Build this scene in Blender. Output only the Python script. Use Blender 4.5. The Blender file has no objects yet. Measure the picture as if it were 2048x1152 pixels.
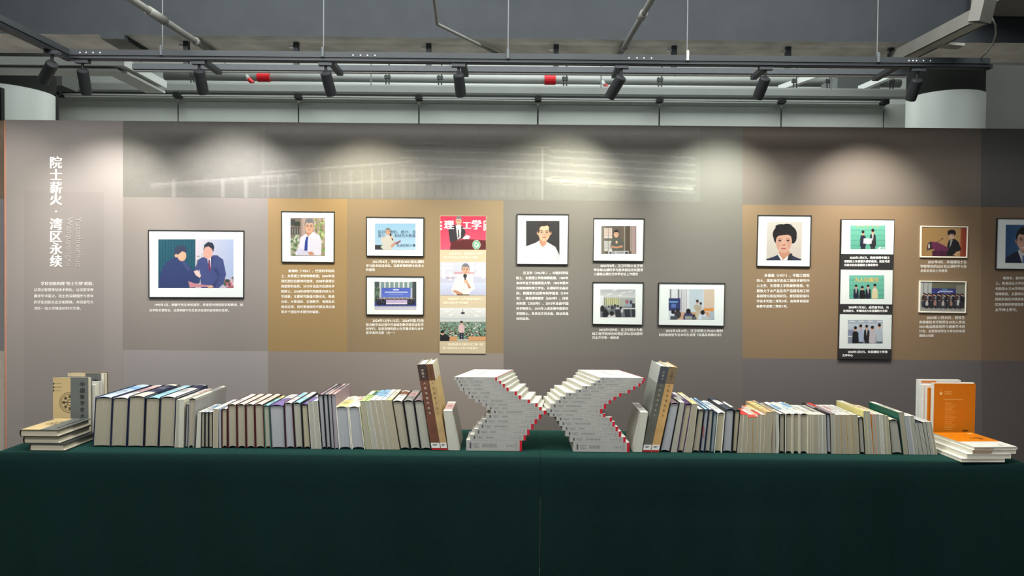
import bpy, math, random
import numpy as np
from mathutils import Vector, Matrix

random.seed(7)
RS = np.random.RandomState(7)
scene = bpy.context.scene
COL = scene.collection

# ------------------------------------------------------------------ camera
F = 1480.0
CAM = Vector((0, 0, 1.446))
PITCH, ROLL = 31 / 1480.0, 0.0095
_f = Vector((0, math.cos(PITCH), -math.sin(PITCH)))
_r0, _u0 = Vector((1, 0, 0)), Vector((0, math.sin(PITCH), math.cos(PITCH)))
_r = _r0 * math.cos(ROLL) + _u0 * math.sin(ROLL)
_u = -_r0 * math.sin(ROLL) + _u0 * math.cos(ROLL)
cd = bpy.data.cameras.new('camera'); cd.sensor_width = 36; cd.lens = F / 2048 * 36
cam = bpy.data.objects.new('camera', cd); COL.objects.link(cam)
M3 = Matrix((( _r.x, _u.x, -_f.x), (_r.y, _u.y, -_f.y), (_r.z, _u.z, -_f.z)))
cam.matrix_world = Matrix.Translation(CAM) @ M3.to_4x4()
scene.camera = cam
cd.clip_start = 0.05

def P(x, y, Y):                      # point on the vertical plane at distance Y seen at pixel x, y
    d = _f + _r * ((x - 1024) / F) + _u * ((576 - y) / F)
    return CAM + d * (Y / d.y)
def PZ(x, y, Z):                     # point on the horizontal plane at height Z
    d = _f + _r * ((x - 1024) / F) + _u * ((576 - y) / F)
    return CAM + d * ((Z - CAM.z) / d.z)
YW, YT, ZT, YB = 3.60, 3.05, 0.75, 2.87   # wall, lamp track, table top, book row front

# ------------------------------------------------------------------ light and exposure
w = bpy.data.worlds.new('hall'); scene.world = w; w.use_nodes = True
w.node_tree.nodes['Background'].inputs[0].default_value = (0.80, 0.90, 1.0, 1)
w.node_tree.nodes['Background'].inputs[1].default_value = 0.34
def area(name, loc, rot, sx, sy, power, color):
    l = bpy.data.lights.new(name, 'AREA'); l.shape = 'RECTANGLE'; l.size = sx; l.size_y = sy
    l.energy = power; l.color = color
    o = bpy.data.objects.new(name, l); COL.objects.link(o); o.location = loc; o.rotation_euler = rot
    return o
area('hall_area_light', (-1.6, 0.9, 3.25), (math.radians(22), 0, 0), 3.4, 0.5, 62, (1.0, 0.97, 0.95))
area('hall_area_light', (2.2, -0.6, 3.25), (math.radians(22), 0, 0), 3.4, 0.5, 24, (1.0, 0.97, 0.95))
area('hall_area_light', (0.0, 2.3, 3.15), (0, 0, 0), 3.8, 0.4, 135, (1.0, 0.98, 0.94))  # added overhead fill that brightens the book tops and cloth, unseen itself
area('rear_area_light', (0.0, 3.75, 3.5), (math.radians(40), 0, 0), 7.0, 0.3, 15, (0.93, 1.0, 0.97))  # extra unseen fill behind the beam, added to brighten trunking and columns
area('rear_area_light', (0.2, 4.9, 4.3), (math.radians(28), 0, 0), 7.0, 0.7, 130, (0.93, 1.0, 0.97))
area('rear_area_light', (0.2, 7.4, 4.9), (math.radians(10), 0, 0), 7.0, 0.7, 150, (0.93, 1.0, 0.97))
vs = scene.view_settings
vs.view_transform = 'Standard'; vs.look = 'None'; vs.gamma = 1.0; vs.use_curve_mapping = False
vs.exposure = 0.0

# ------------------------------------------------------------------ helpers
def lin(c):
    a = np.asarray(c, float) / 255.0
    return np.where(a <= 0.04045, a / 12.92, ((a + 0.055) / 1.055) ** 2.4)
_m = {}
def mat(c=None, rough=0.6, var=0.06, scale=40, bump=0.0, metal=0.0, stretch=None, emit=None, bscale=None):
    """procedural material; c None reads the mesh colour attribute 'Col' (flat print)"""
    key = (tuple(c) if c is not None else None, rough, var, scale, bump, metal, stretch, emit, bscale)
    if key in _m: return _m[key]
    m = bpy.data.materials.new('print' if c is None else 'paint'); m.use_nodes = True
    nt = m.node_tree; N = nt.nodes; L = nt.links; b = N['Principled BSDF']
    b.inputs['Roughness'].default_value = rough; b.inputs['Metallic'].default_value = metal
    b.inputs['Specular IOR Level'].default_value = 0.3
    tc = N.new('ShaderNodeTexCoord'); mp = N.new('ShaderNodeMapping'); L.new(tc.outputs['Object'], mp.inputs[0])
    if stretch: mp.inputs['Scale'].default_value = stretch
    n = N.new('ShaderNodeTexNoise'); n.inputs['Scale'].default_value = scale; n.inputs['Detail'].default_value = 3
    L.new(mp.outputs[0], n.inputs['Vector'])
    r = N.new('ShaderNodeMapRange'); r.inputs['From Min'].default_value = 0.3; r.inputs['From Max'].default_value = 0.7
    r.inputs['To Min'].default_value = 1 - var; r.inputs['To Max'].default_value = 1 + var
    L.new(n.outputs['Fac'], r.inputs['Value'])
    mx = N.new('ShaderNodeVectorMath'); mx.operation = 'SCALE'
    L.new(r.outputs[0], mx.inputs['Scale'])
    if c is None:
        at = N.new('ShaderNodeAttribute'); at.attribute_name = 'Col'; L.new(at.outputs['Color'], mx.inputs[0])
    else:
        mx.inputs[0].default_value = tuple(lin(c))
    L.new(mx.outputs[0], b.inputs['Base Color'])
    if emit:
        b.inputs['Emission Color'].default_value = (*lin(c), 1); b.inputs['Emission Strength'].default_value = emit
    if bump:
        bp = N.new('ShaderNodeBump'); bp.inputs['Strength'].default_value = bump; bp.inputs['Distance'].default_value = 0.002
        if bscale:
            n2 = N.new('ShaderNodeTexNoise'); n2.inputs['Scale'].default_value = bscale; n2.inputs['Detail'].default_value = 2
            L.new(mp.outputs[0], n2.inputs['Vector']); L.new(n2.outputs['Fac'], bp.inputs['Height'])
        else:
            L.new(n.outputs['Fac'], bp.inputs['Height'])
        L.new(bp.outputs[0], b.inputs['Normal'])
    _m[key] = m
    return m

def wloc(o):
    return o.location + (wloc(o.parent) if o.parent else Vector())
def obj(name, V, Fc, m, parent=None, smooth=False, cols=None, fm=None, origin=None):
    """link one mesh; V are world coordinates; cols: (n,3) sRGB colours per vertex"""
    if origin is None: origin = wloc(parent) if parent else Vector()
    me = bpy.data.meshes.new(name)
    V = [(v[0] - origin[0], v[1] - origin[1], v[2] - origin[2]) for v in V]
    me.from_pydata(V, [], Fc)
    for x in (m if isinstance(m, (list, tuple)) else [m]): me.materials.append(x)
    if fm is not None: me.polygons.foreach_set('material_index', fm)
    if smooth: me.polygons.foreach_set('use_smooth', [len(p.vertices) == 4 for p in me.polygons])
    if cols is not None:
        a = me.color_attributes.new('Col', 'FLOAT_COLOR', 'POINT')
        c = np.ones((len(V), 4)); c[:, :3] = lin(np.asarray(cols) * (.78 if name == 'photo_print' else 1)); a.data.foreach_set('color', c.ravel())
    me.update()
    o = bpy.data.objects.new(name, me); COL.objects.link(o)
    if parent: o.parent = parent
    else: o.location = origin
    return o
def tag(o, label=None, cat=None, group=None, kind=None):
    if label: o['label'] = label
    if cat: o['category'] = cat
    if group: o['group'] = group
    if kind: o['kind'] = kind
    return o
def thing(name, loc, label, cat, group=None):
    o = bpy.data.objects.new(name, None); COL.objects.link(o); o.location = loc; o.empty_display_size = 0.05
    return tag(o, label, cat, group)

BF = [(0, 3, 2, 1), (4, 5, 6, 7), (0, 1, 5, 4), (1, 2, 6, 5), (2, 3, 7, 6), (3, 0, 4, 7)]
def hexa(b, t):                       # 4 bottom + 4 top points
    return [*b, *t], list(BF)
def boxv(x0, x1, y0, y1, z0, z1):
    return hexa([(x0, y0, z0), (x1, y0, z0), (x1, y1, z0), (x0, y1, z0)], [(x0, y0, z1), (x1, y0, z1), (x1, y1, z1), (x0, y1, z1)])
def merge(parts):
    V, Fc = [], []
    for v, f in parts:
        k = len(V); V += list(v); Fc += [tuple(i + k for i in q) for q in f]
    return V, Fc
def slab(c4, th):                     # quad (TL TR BR BL) facing the camera, thickness th behind it
    a = [Vector(p) for p in c4]; b = [p + Vector((0, th, 0)) for p in a]
    return [*a, *b], [(0, 3, 2, 1), (4, 5, 6, 7), (0, 1, 5, 4), (1, 2, 6, 5), (2, 3, 7, 6), (3, 0, 4, 7)]
def tube(path, r, n=12, cap=True):
    path = [Vector(p) for p in path]; V = []; Fc = []
    rr = r if isinstance(r, (list, tuple)) else [r] * len(path)
    for i, p in enumerate(path):
        t = (path[min(i + 1, len(path) - 1)] - path[max(i - 1, 0)]).normalized()
        a = t.orthogonal() if i == 0 else (a - t * a.dot(t))
        a.normalize(); b = t.cross(a)
        for k in range(n):
            q = 2 * math.pi * k / n; V.append(p + (a * math.cos(q) + b * math.sin(q)) * rr[i])
    for i in range(len(path) - 1):
        for k in range(n):
            k2 = (k + 1) % n; Fc.append((i * n + k, i * n + k2, (i + 1) * n + k2, (i + 1) * n + k))
    if cap:
        Fc.append(tuple(range(n - 1, -1, -1))); Fc.append(tuple(range((len(path) - 1) * n, len(path) * n)))
    return V, Fc
def beam(a, b, w_, h_):               # rectangular bar from a to b
    a, b = Vector(a), Vector(b); t = (b - a).normalized()
    s = t.cross(Vector((0, 0, 1)));  s = s.normalized() if s.length > 1e-4 else Vector((1, 0, 0))
    u = s.cross(t).normalized(); s = s * w_ / 2; u = u * h_ / 2
    return hexa([a - s - u, a + s - u, b + s - u, b - s - u], [a - s + u, a + s + u, b + s + u, b - s + u])

# ---- flat print: a canvas of colours turned into a fine coloured mesh
class Ras:
    def __init__(s, w, h, bg, ss=2):
        s.ss = ss; s.w, s.h = w, h; s.a = np.ones((h * ss, w * ss, 3)) * np.array(bg, float)
        yy, xx = np.mgrid[0:h * ss, 0:w * ss]; s.x = (xx + .5) / (w * ss); s.y = (yy + .5) / (h * ss)
    def put(s, m, c, al=1.0):
        s.a[m] = s.a[m] * (1 - al) + np.array(c, float) * al; return s
    def rect(s, x0, y0, x1, y1, c, al=1.0): return s.put((s.x >= x0) & (s.x < x1) & (s.y >= y0) & (s.y < y1), c, al)
    def ell(s, cx, cy, rx, ry, c, al=1.0): return s.put(((s.x - cx) / rx) ** 2 + ((s.y - cy) / ry) ** 2 < 1, c, al)
    def ring(s, cx, cy, rx, ry, t, c):
        d = ((s.x - cx) / rx) ** 2 + ((s.y - cy) / ry) ** 2; return s.put((d < 1) & (d > (1 - t) ** 2), c)
    def poly(s, pts, c, al=1.0):
        m = np.zeros(s.x.shape, bool); n = len(pts)
        for i in range(n):
            (x0, y0), (x1, y1) = pts[i], pts[(i + 1) % n]
            if y0 == y1: continue
            k = ((s.y > y0) != (s.y > y1)) & (s.x < (x1 - x0) * (s.y - y0) / (y1 - y0) + x0); m ^= k
        return s.put(m, c, al)
    def line(s, x0, y0, x1, y1, t, c, al=1.0):
        dx, dy = x1 - x0, y1 - y0; L2 = dx * dx + dy * dy; asp = s.h / s.w
        u = np.clip(((s.x - x0) * dx + (s.y - y0) * dy * asp * asp) / (dx * dx + dy * dy * asp * asp), 0, 1)
        d = np.hypot(s.x - x0 - u * dx, (s.y - y0 - u * dy) * asp)
        return s.put(d < t, c, al)
    def vg(s, c0, c1, y0=0, y1=1, x0=0, x1=1):
        m = (s.x >= x0) & (s.x < x1) & (s.y >= y0) & (s.y < y1); t = ((s.y - y0) / (y1 - y0))[m][:, None]
        s.a[m] = np.array(c0, float) * (1 - t) + np.array(c1, float) * t; return s
    def hg(s, c0, c1, x0=0, x1=1, y0=0, y1=1):
        m = (s.x >= x0) & (s.x < x1) & (s.y >= y0) & (s.y < y1); t = ((s.x - x0) / (x1 - x0))[m][:, None]
        s.a[m] = np.array(c0, float) * (1 - t) + np.array(c1, float) * t; return s
    def blobs(s, n, x0, y0, x1, y1, r, cs, al=.8):
        for i in range(n):
            s.ell(RS.uniform(x0, x1), RS.uniform(y0, y1), r * RS.uniform(.5, 1.3), r * RS.uniform(.5, 1.6) * s.w / s.h, cs[i % len(cs)], al)
        return s
    def out(s, noise=0):
        k = s.ss; a = s.a.reshape(s.h, k, s.w, k, 3).mean((1, 3))
        if noise: a = a + RS.normal(0, noise, a.shape[:2])[:, :, None]
        return np.clip(a, 0, 255)
def print_mesh(name, c4, arr, parent, m=None, off=0.0, normal=(0, -1, 0)):
    """arr h x w colours stretched over quad c4 (TL TR BR BL)"""
    h, w_ = arr.shape[:2]; c = [np.array(p, float) + np.array(normal) * off for p in c4]
    u = np.linspace(0, 1, w_)[None, :, None]; v = np.linspace(0, 1, h)[:, None, None]
    pts = (c[0] * (1 - u) + c[1] * u) * (1 - v) + (c[3] * (1 - u) + c[2] * u) * v
    V = pts.reshape(-1, 3); i = np.arange(h - 1)[:, None] * w_ + np.arange(w_ - 1)[None, :]
    i = i.ravel(); Fc = np.stack([i, i + w_, i + w_ + 1, i + 1], 1)
    return obj(name, V.tolist(), Fc.tolist(), m or PRINT, parent, cols=arr.reshape(-1, 3))
PRINT = mat(None, rough=0.45, var=0.02, scale=300)

# ---- lettering, converted to flat meshes in one go at the end
TEXTS = []
def text_px(name, lines, Y, color, parent, bold=0.0, **kw):
    """lines: (string, x0, x1, y) in pixels, standing on the plane Y"""
    TEXTS.append(('px', name, lines, Y, color, parent, bold, kw))
def text_free(name, items, color, parent, bold=0.0):
    """items: (string, origin, u, v, width) left edge centre at origin, u along, v up, width metres"""
    TEXTS.append(('free', name, items, None, color, parent, bold, {}))
def flush_texts():
    made = []
    for k, t in enumerate(TEXTS):
        for j, ln in enumerate(t[2]):
            c = bpy.data.curves.new('lettering', 'FONT'); c.body = ln[0]; c.size = 1.0; c.resolution_u = 2
            c.offset = 0
            o = bpy.data.objects.new('lettering', c); COL.objects.link(o); made.append((k, j, o))
    dg = bpy.context.evaluated_depsgraph_get(); dg.update()
    got = {}
    for k, j, o in made:
        e = o.evaluated_get(dg); me = e.to_mesh()
        V = np.zeros(len(me.vertices) * 3); me.vertices.foreach_get('co', V); V = V.reshape(-1, 3)
        got[(k, j)] = (V, [tuple(p.vertices) for p in me.polygons]); e.to_mesh_clear()
    for k, j, o in made:
        c = o.data; bpy.data.objects.remove(o); bpy.data.curves.remove(c)
    for k, (kind, name, lines, Y, color, parent, bold, kw) in enumerate(TEXTS):
        AV, AF = [], []
        for j, ln in enumerate(lines):
            V, Fc = got[(k, j)]
            if len(V) == 0: continue
            if bold:                       # heavier strokes: the same glyphs laid again a hair to the side
                sh = [(0, 0), (bold, 0)] if bold < .02 else [(0, 0), (bold, 0), (-bold, .004)]
                nv = len(V); V = np.concatenate([V + np.array((dx, dy, 5e-5 * qq)) for qq, (dx, dy) in enumerate(sh)]); Fc = [tuple(i + nv * q for i in f) for q in range(len(sh)) for f in Fc]
            x0, x1 = V[:, 0].min(), V[:, 0].max(); b = len(AV)
            if kind == 'px':
                s = (ln[2] - ln[1]) / (x1 - x0)
                if kw.get('em'): s = kw['em']
                yc = 0.36
                if kw.get('center'): yc = (V[:, 1].min() + V[:, 1].max()) / 2
                ox = ln[1]
                if kw.get('center'): ox = (ln[1] + ln[2]) / 2 - (x1 - x0) * s / 2
                for v in V:
                    AV.append(P(ox + (v[0] - x0) * s, ln[3] - (v[1] - yc) * s, Y - v[2]))
            else:
                o_, u_, v_, wd = (Vector(q) if i < 3 else q for i, q in enumerate(ln[1:]))
                s = wd / (x1 - x0)
                for v in V: AV.append(o_ + u_ * ((v[0] - x0) * s) + v_ * ((v[1] - 0.36) * s) + u_.cross(v_) * v[2])
            AF += [tuple(i + b for i in q) for q in Fc]
        if AV:
            o = obj(name, AV, AF, mat(color, rough=0.5, var=0.02), parent)
            o['kind'] = 'stuff'

# ------------------------------------------------------------------ room shell
fl = obj('floor', *boxv(-6, 6, -4, 11, -0.05, 0), mat((120, 118, 112), 0.4, .08, 6)); tag(fl, kind='structure')
ce = obj('ceiling', *boxv(-6, 6, -4, 3.2, 3.4, 3.5), mat((78, 82, 88), .8, .1, 4)); tag(ce, kind='structure')
ce2 = obj('ceiling', *boxv(-6, 6, 3.45, 11, 5.6, 5.7), mat((120, 122, 120), .8, .1, 4)); tag(ce2, kind='structure')
fw = obj('wall_far', *boxv(-6, 6, 9.6, 9.7, 0, 5.6), mat((226, 230, 226), .7, .05, 3)); tag(fw, kind='structure')

wl = obj('wall_left', *boxv(-6.1, -6, -4, 9.7, 0, 5.6), mat((176, 176, 170), .7, .05, 3)); tag(wl, kind='structure')
wr0 = obj('wall_right', *boxv(6, 6.1, -4, 9.7, 0, 5.6), mat((176, 176, 170), .7, .05, 3)); tag(wr0, kind='structure')

# concrete beam over the lamp track: dark painted front, bare rough underside
ZU = 2.444
conc = mat((205, 205, 200), .9, .22, 7, .6, bscale=60)
dark = mat((43, 49, 53), .75, .08, 9, .25, bscale=90)
def rough_box(x0, x1, y0, y1, z0, z1, nx):
    V = []; Fc = []
    for i in range(nx + 1):
        x = x0 + (x1 - x0) * i / nx; e = RS.uniform(-.004, .004)
        V += [(x, y0, z0 + RS.uniform(0, .003)), (x, y1, z0), (x, y1, z1), (x, y0, z1)]
    for i in range(nx):
        a, b = i * 4, i * 4 + 4
        Fc += [(a, a + 1, b + 1, b), (a + 1, a + 2, b + 2, b + 1), (a + 2, a + 3, b + 3, b + 2), (a + 3, a, b, b + 3)]
    Fc += [(0, 3, 2, 1), (nx * 4, nx * 4 + 1, nx * 4 + 2, nx * 4 + 3)]
    fm = [0, 1, 1, 1] * nx + [1, 1]
    return V, Fc, fm
V, Fc, fm = rough_box(-3.6, 2.9, PZ(1024, 77.5, ZU).y, 3.46, ZU, 3.39, 120)
bm_ = obj('trim_1', V, Fc, [conc, dark], fm=fm); tag(bm_, 'concrete ceiling beam with dark painted side and bare rough underside', kind='structure')
V, Fc, fm = rough_box(-1.76, -1.66, 3.17, 3.47, ZU - .022, ZU - .0005, 10)
b2 = obj('trim_2', V, Fc, [mat((120, 121, 118), .9, .2, 7, .5), dark], fm=fm); tag(b2, 'small concrete rib under the beam at the left', kind='structure')
V, Fc = boxv(1.92, 2.9, 1.6, 3.14, ZU + .1, 3.39)
b3 = obj('trim_3', V, Fc, mat((104, 105, 100), .85, .1, 6)); tag(b3, 'grey boxed duct casing at the right', kind='structure')

# white rear wall of tall panels with a rail, clamps and joints
RW = 6.0
rear = thing('wall_rear', P(1024, 300, RW) * 1, None, None); del_keys = None
rear.location = (0, RW, 0); tag(rear, kind='structure')
jx = [-130, 111, 356, 597, 838, 1076, 1319, 1563, 1768, 1818]
pm = mat((178, 182, 175), .55, .05, 2.5)
def ytop(x): return 184.5 + (x - 115) * .0095
for i in range(len(jx) - 1):
    a, b = P(jx[i], ytop(jx[i]) + 8, RW), P(jx[i + 1], ytop(jx[i + 1]) + 8, RW)
    z = (a.z + b.z) / 2
    obj('panel', *boxv(a.x + .006, b.x - .006, RW, RW + .04, 0.0, z), pm, rear)
a, b = P(112, 189, RW), P(1810, 205, RW); zr = (a.z + b.z) / 2
obj('back_board', *boxv(-5, 5, RW + .045, RW + .07, 0, zr - .02), mat((150, 152, 148), .8), rear)
for x, Yj, yt_ in ((112.5, 4.9, 190), (1817.5, 4.9, 200), (3, 4.42, 176)):
    a = P(x, yt_, Yj); obj('joint_strip', *boxv(a.x - .008, a.x + .008, Yj - .015, Yj + .015, 0, a.z), mat((22, 23, 24), .6), rear)
rail = thing('ceiling_rail', (0, RW - .06, zr), 'long black lighting rail along the top of the white rear panels', 'rail')
a, b = P(112, 184.5, RW - .06), P(1775, 200, RW - .06)
obj('upper_bar', *beam(a, b, .02, .012), mat((30, 31, 32), .5), rail)
obj('lower_bar', *beam(a - Vector((0, 0, .018)), b - Vector((0, 0, .018)), .03, .012), mat((150, 152, 148), .5), rail)
obj('backing', *beam(a - Vector((0, -.04, .033)), b - Vector((0, -.04, .033)), .02, .02), mat((175, 178, 172), .5), rail)
for x in (118, 356, 597, 838, 1076, 1319, 1563, 1768):
    a = P(x, ytop(x) + 4.5, RW - .08)
    obj('clamp', *boxv(a.x - .025, a.x + .025, RW - .12, RW - .05, a.z - .018, a.z + .02), mat((20, 21, 22), .5), rail)

# round columns, white wrapped below and dark above
def column(cx, cy, r, ysplit, label, zt=4.2):
    n = 40; t = thing('column', (cx, cy, 0), None, None); tag(t, label, kind='structure')
    zs = CAM.z + (545 + (cx / cy * F) * ROLL - ysplit) / F * (cy - r)
    for nm, z0, z1, rr, m in (('wrapping', 0, zs, r, mat((164, 167, 162), .5, .04, 3)), ('shaft', zs, zt, r * .985, mat((74, 76, 74), .8, .08, 5))):
        V, Fc = tube([(cx, cy, z0), (cx, cy, z1)], rr, n); obj(nm, V, Fc, m, t, smooth=True)
a = P(1890, 200, 4.8); column(a.x, 4.8, .225, 180, 'round column right of the rear panels')
a = P(6, 200, 4.8); column(a.x, 4.8, .30, 165, 'round column left of the rear panels')
a = P(1966, 130, 4.9)
wr = obj('trim_6', *boxv(a.x, a.x + 1.6, 4.9, 5.0, 0, a.z), mat((150, 151, 146), .7, .05, 4)); tag(wr, kind='structure')
# dark soffits left and right of the opening
a, b = P(-200, 141, 5.6), P(124, 171, 5.6)
s = obj('trim_4', *boxv(a.x, b.x, 5.6, 5.8, b.z, a.z + 1.2), mat((86, 88, 86), .8, .1, 5)); tag(s, 'dark soffit at the left', kind='structure')
a, b = P(1816, 100, 5.6), P(2400, 200, 5.6)
s = obj('trim_5', *boxv(a.x, b.x, 5.6, 5.62, b.z, a.z + 1.2), mat((84, 84, 81), .8, .1, 5)); tag(s, 'dark soffit at the right', kind='structure')

# services seen through the gap: trunking, pipes, red couplings
lt = mat((168, 170, 166), .5, .05, 5)
gr_ = mat((138, 140, 137), .45, .05, 5)
t = thing('cable_trunking', P(120, 125, 4.2), 'pale boxed trunking running from the left and turning away over the rear panels', 'trunking')
lt = mat((228, 230, 226), .5, .05, 5)
a, b = P(-160, 124, 4.2), P(240, 128, 4.2); c = Vector((b.x, 4.66, b.z))
obj('straight_run', *beam(a, b + Vector((.05, 0, 0)), .10, .045), lt, t); obj('angled_run', *beam(b + Vector((0, -.047, .0005)), c, .10, .044), lt, t)
a2, b2_ = a - Vector((0, -.02, .042)), b - Vector((0, -.02, .042))
obj('lower_lip', *beam(a2, b2_, .12, .014), lt, t); obj('angled_lip', *beam(b2_ + Vector((-.03, 0, 0)), c - Vector((.03, -.02, .042)), .12, .014), lt, t)
obj('web', *beam(a2 + Vector((0, 0, .015)), b2_ + Vector((0, 0, .015)), .02, .02), mat((120, 122, 120), .5), t)
lt = mat((168, 170, 166), .5, .05, 5)
V, Fc = tube([P(330, 152, 8.0), P(1800, 167, 8.0)], .045, 16)
sp = thing('sprinkler_pipe', P(1000, 158, 8.0), 'long pale pipe with red couplings above the rear panels', 'pipe')
obj('pipe', V, Fc, mat((150, 152, 149), .5, .04, 6), sp, smooth=True)
red = mat((190, 24, 34), .4, .03)
for x0, x1 in ((516, 540), (1089, 1111)):
    y = 152 + (x0 - 330) * .0102
    obj('coupling', *tube([P(x0, y + .3, 7.98), P(x1, y + .5, 7.98)], .052, 16), red, sp, smooth=False)
for (xa, ya, xb, yb), nm in (((497, 158, 506, 166), 'left'), ((1209, 170, 1216, 176), 'right')):
    obj('branch', *tube([P(xa, ya, 7.6), P(xb, yb, 7.6)], .022, 10), red, sp)
    obj('branch_pipe', *tube([P(xa, ya, 7.6), P(xa - 4, ya - 7, 8.0)], .018, 10), lt, sp)
def hung(name, label, cat, a, b, wd, ht, m, zc=5.6):
    t = thing(name, a.lerp(b, .5), label, cat)
    obj('channel', *beam(a, b, wd, ht), m, t)
    for k in range(4):
        q = a.lerp(b, .1 + .27 * k); obj('hanger_rod', *tube([q, (q.x, q.y, zc)], .006, 6), mat((120, 122, 120), .5), t)
    return t
hung('wide_trunking', 'long grey trunking just above the black rail', 'trunking', P(112, 175, 6.4), P(1815, 190, 6.4), .10, .052, gr_)
hung('narrow_trunking', 'narrow pale trunking strip behind the long grey trunking', 'trunking', P(112, 167.5, 6.7), P(1815, 182, 6.7), .08, .018, lt)
for x in (450, 900, 1350):
    q = P(x, 152 + (x - 330) * .0102, 8.0); obj('hanger_rod', *tube([q, (q.x, q.y, 5.6)], .007, 6), mat((120, 122, 120), .5), sp)
for x, nm in ((148, 'first'), (385, 'second'), (775, 'third'), (880, 'fourth'), (1130, 'fifth'), (1320, 'sixth'), (1590, 'seventh'), (1657, 'eighth'), (1783, 'ninth')):
    h = thing('pipe_hanger', P(x, 165, 7.0), 'small dark pipe hanger, %s from the left along the rear pipe' % nm, 'hanger', 'hangers along the rear pipe')
    for dx in (-3, 3):
        obj('rod', *tube([P(x + dx, 145 + (x - 330) * .0095, 7.0) * 1 if dx < 0 else Vector((P(x + dx, 145, 7.0).x, 7.0, 5.6)), P(x + dx, 168 + (x - 330) * .0095, 7.0)], .007, 6), mat((60, 62, 64), .5), h)
    obj('clip', *beam(P(x - 6, 150 + (x - 330) * .0095, 7.0), P(x + 6, 150 + (x - 330) * .0095, 7.0), .03, .03), mat((70, 72, 74), .5), h)
# bright slanted struts at the right of the gap
for k, (xa, ya, xb, yb) in enumerate(((1561, 176, 1640, 148), (1721, 177, 1785, 150))):
    o = obj('slanted_strut', *beam(P(xa, ya, 7.4), P(xb, yb, 6.6), .05, .05), mat((225, 228, 225), .5)); tag(o, 'white slanted strut behind the lamp rail, the %s one' % ('left', 'right')[k], 'strut')
o = obj('duct', *boxv(P(1675, 170, 7.5).x, P(1760, 170, 7.5).x, 7.5, 7.9, P(1700, 178, 7.5).z, P(1700, 150, 7.5).z), mat((110, 113, 113), .6)); tag(o, 'dark grey duct box behind the right hangers', 'duct')
for x, y, wd, nm in ((500, 160, 10, 'fifth'), ):
    pass

# ------------------------------------------------------------------ exhibition partition
wall = thing('wall_back', (0, YW, 0), None, None); tag(wall, kind='structure')
wm = mat(None, rough=.62, var=.045, scale=420, bump=.25, bscale=700)
def wpt(x, y): return P(x, y, YW)
def yline(x, y0):                     # a level line through (1024, y0)
    return y0 + (x - 1024) * (0.0095 if y0 > 300 else 0.0088)
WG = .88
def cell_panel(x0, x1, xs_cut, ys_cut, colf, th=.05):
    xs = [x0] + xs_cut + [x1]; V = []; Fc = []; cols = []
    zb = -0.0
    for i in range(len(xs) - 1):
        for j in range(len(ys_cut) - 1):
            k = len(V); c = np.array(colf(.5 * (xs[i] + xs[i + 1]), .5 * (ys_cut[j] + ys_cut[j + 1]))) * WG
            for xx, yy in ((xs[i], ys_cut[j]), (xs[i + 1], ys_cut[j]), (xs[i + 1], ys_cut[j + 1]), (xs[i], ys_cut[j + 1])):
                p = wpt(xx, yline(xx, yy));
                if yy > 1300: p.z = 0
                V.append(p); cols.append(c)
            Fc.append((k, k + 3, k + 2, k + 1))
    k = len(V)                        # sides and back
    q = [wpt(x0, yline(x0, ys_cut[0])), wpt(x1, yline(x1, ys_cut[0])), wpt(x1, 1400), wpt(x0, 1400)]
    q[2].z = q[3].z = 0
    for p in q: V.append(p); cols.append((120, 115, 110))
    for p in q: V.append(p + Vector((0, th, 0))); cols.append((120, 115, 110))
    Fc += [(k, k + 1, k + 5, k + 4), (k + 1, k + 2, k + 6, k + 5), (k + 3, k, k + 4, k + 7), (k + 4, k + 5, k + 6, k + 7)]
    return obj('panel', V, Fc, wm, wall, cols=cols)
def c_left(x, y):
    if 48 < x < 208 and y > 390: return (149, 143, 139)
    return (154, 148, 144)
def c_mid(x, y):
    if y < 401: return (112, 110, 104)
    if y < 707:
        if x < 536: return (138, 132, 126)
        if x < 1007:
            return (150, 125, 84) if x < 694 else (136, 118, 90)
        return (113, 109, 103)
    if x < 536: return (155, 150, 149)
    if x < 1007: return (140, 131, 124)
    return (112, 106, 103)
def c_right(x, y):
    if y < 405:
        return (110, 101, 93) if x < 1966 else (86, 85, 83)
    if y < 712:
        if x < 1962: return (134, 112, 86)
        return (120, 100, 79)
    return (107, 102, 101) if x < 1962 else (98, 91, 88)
T0 = 248.5
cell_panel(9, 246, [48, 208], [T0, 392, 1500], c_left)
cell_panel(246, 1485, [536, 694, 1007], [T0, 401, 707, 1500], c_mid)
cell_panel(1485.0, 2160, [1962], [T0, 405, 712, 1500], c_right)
# pale campus picture printed across the top of the middle panel
W_, H_ = 400, 52
r = Ras(W_, H_, (103, 102, 97), 2)
yy = np.sin(r.x * 9) * .5 + .5
r.a += ((RS.normal(0, 1, (14, 60)).repeat(8, 0)[:H_ * 2].repeat(14, 1)[:, :W_ * 2]) * .8)[:, :, None]
r.line(.05, .83, .30, .68, .0016, (150, 149, 144), .45); r.line(.05, .86, .30, .72, .003, (116, 114, 110), .6)
for x in (.085, .17, .21): r.rect(x, .76, x + .006, 1, (146, 145, 141), .4)
r.line(.24, .66, .50, .50, .0014, (146, 146, 141), .4); r.line(.24, .84, .55, .72, .0014, (144, 144, 140), .35)
for k in range(15): r.rect(.25 + k * .018, .70 - k * .01, .252 + k * .018, .98, (140, 140, 135), .3)
for k in range(16):
    x = .48 + k * .0155; r.rect(x, .60 + (k % 3) * .01, x + .012, .72, (112, 111, 108), .5); r.rect(x, .78, x + .012, .95, (114, 113, 109), .45)
for k in range(5): r.line(.48, .25 + k * .1, .74, .30 + k * .1, .0012, (138, 138, 133), .35)
for k in range(6): r.line(.74, .34 + k * .085, .99, .42 + k * .09, .0013, (138, 139, 133), .4)
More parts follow.
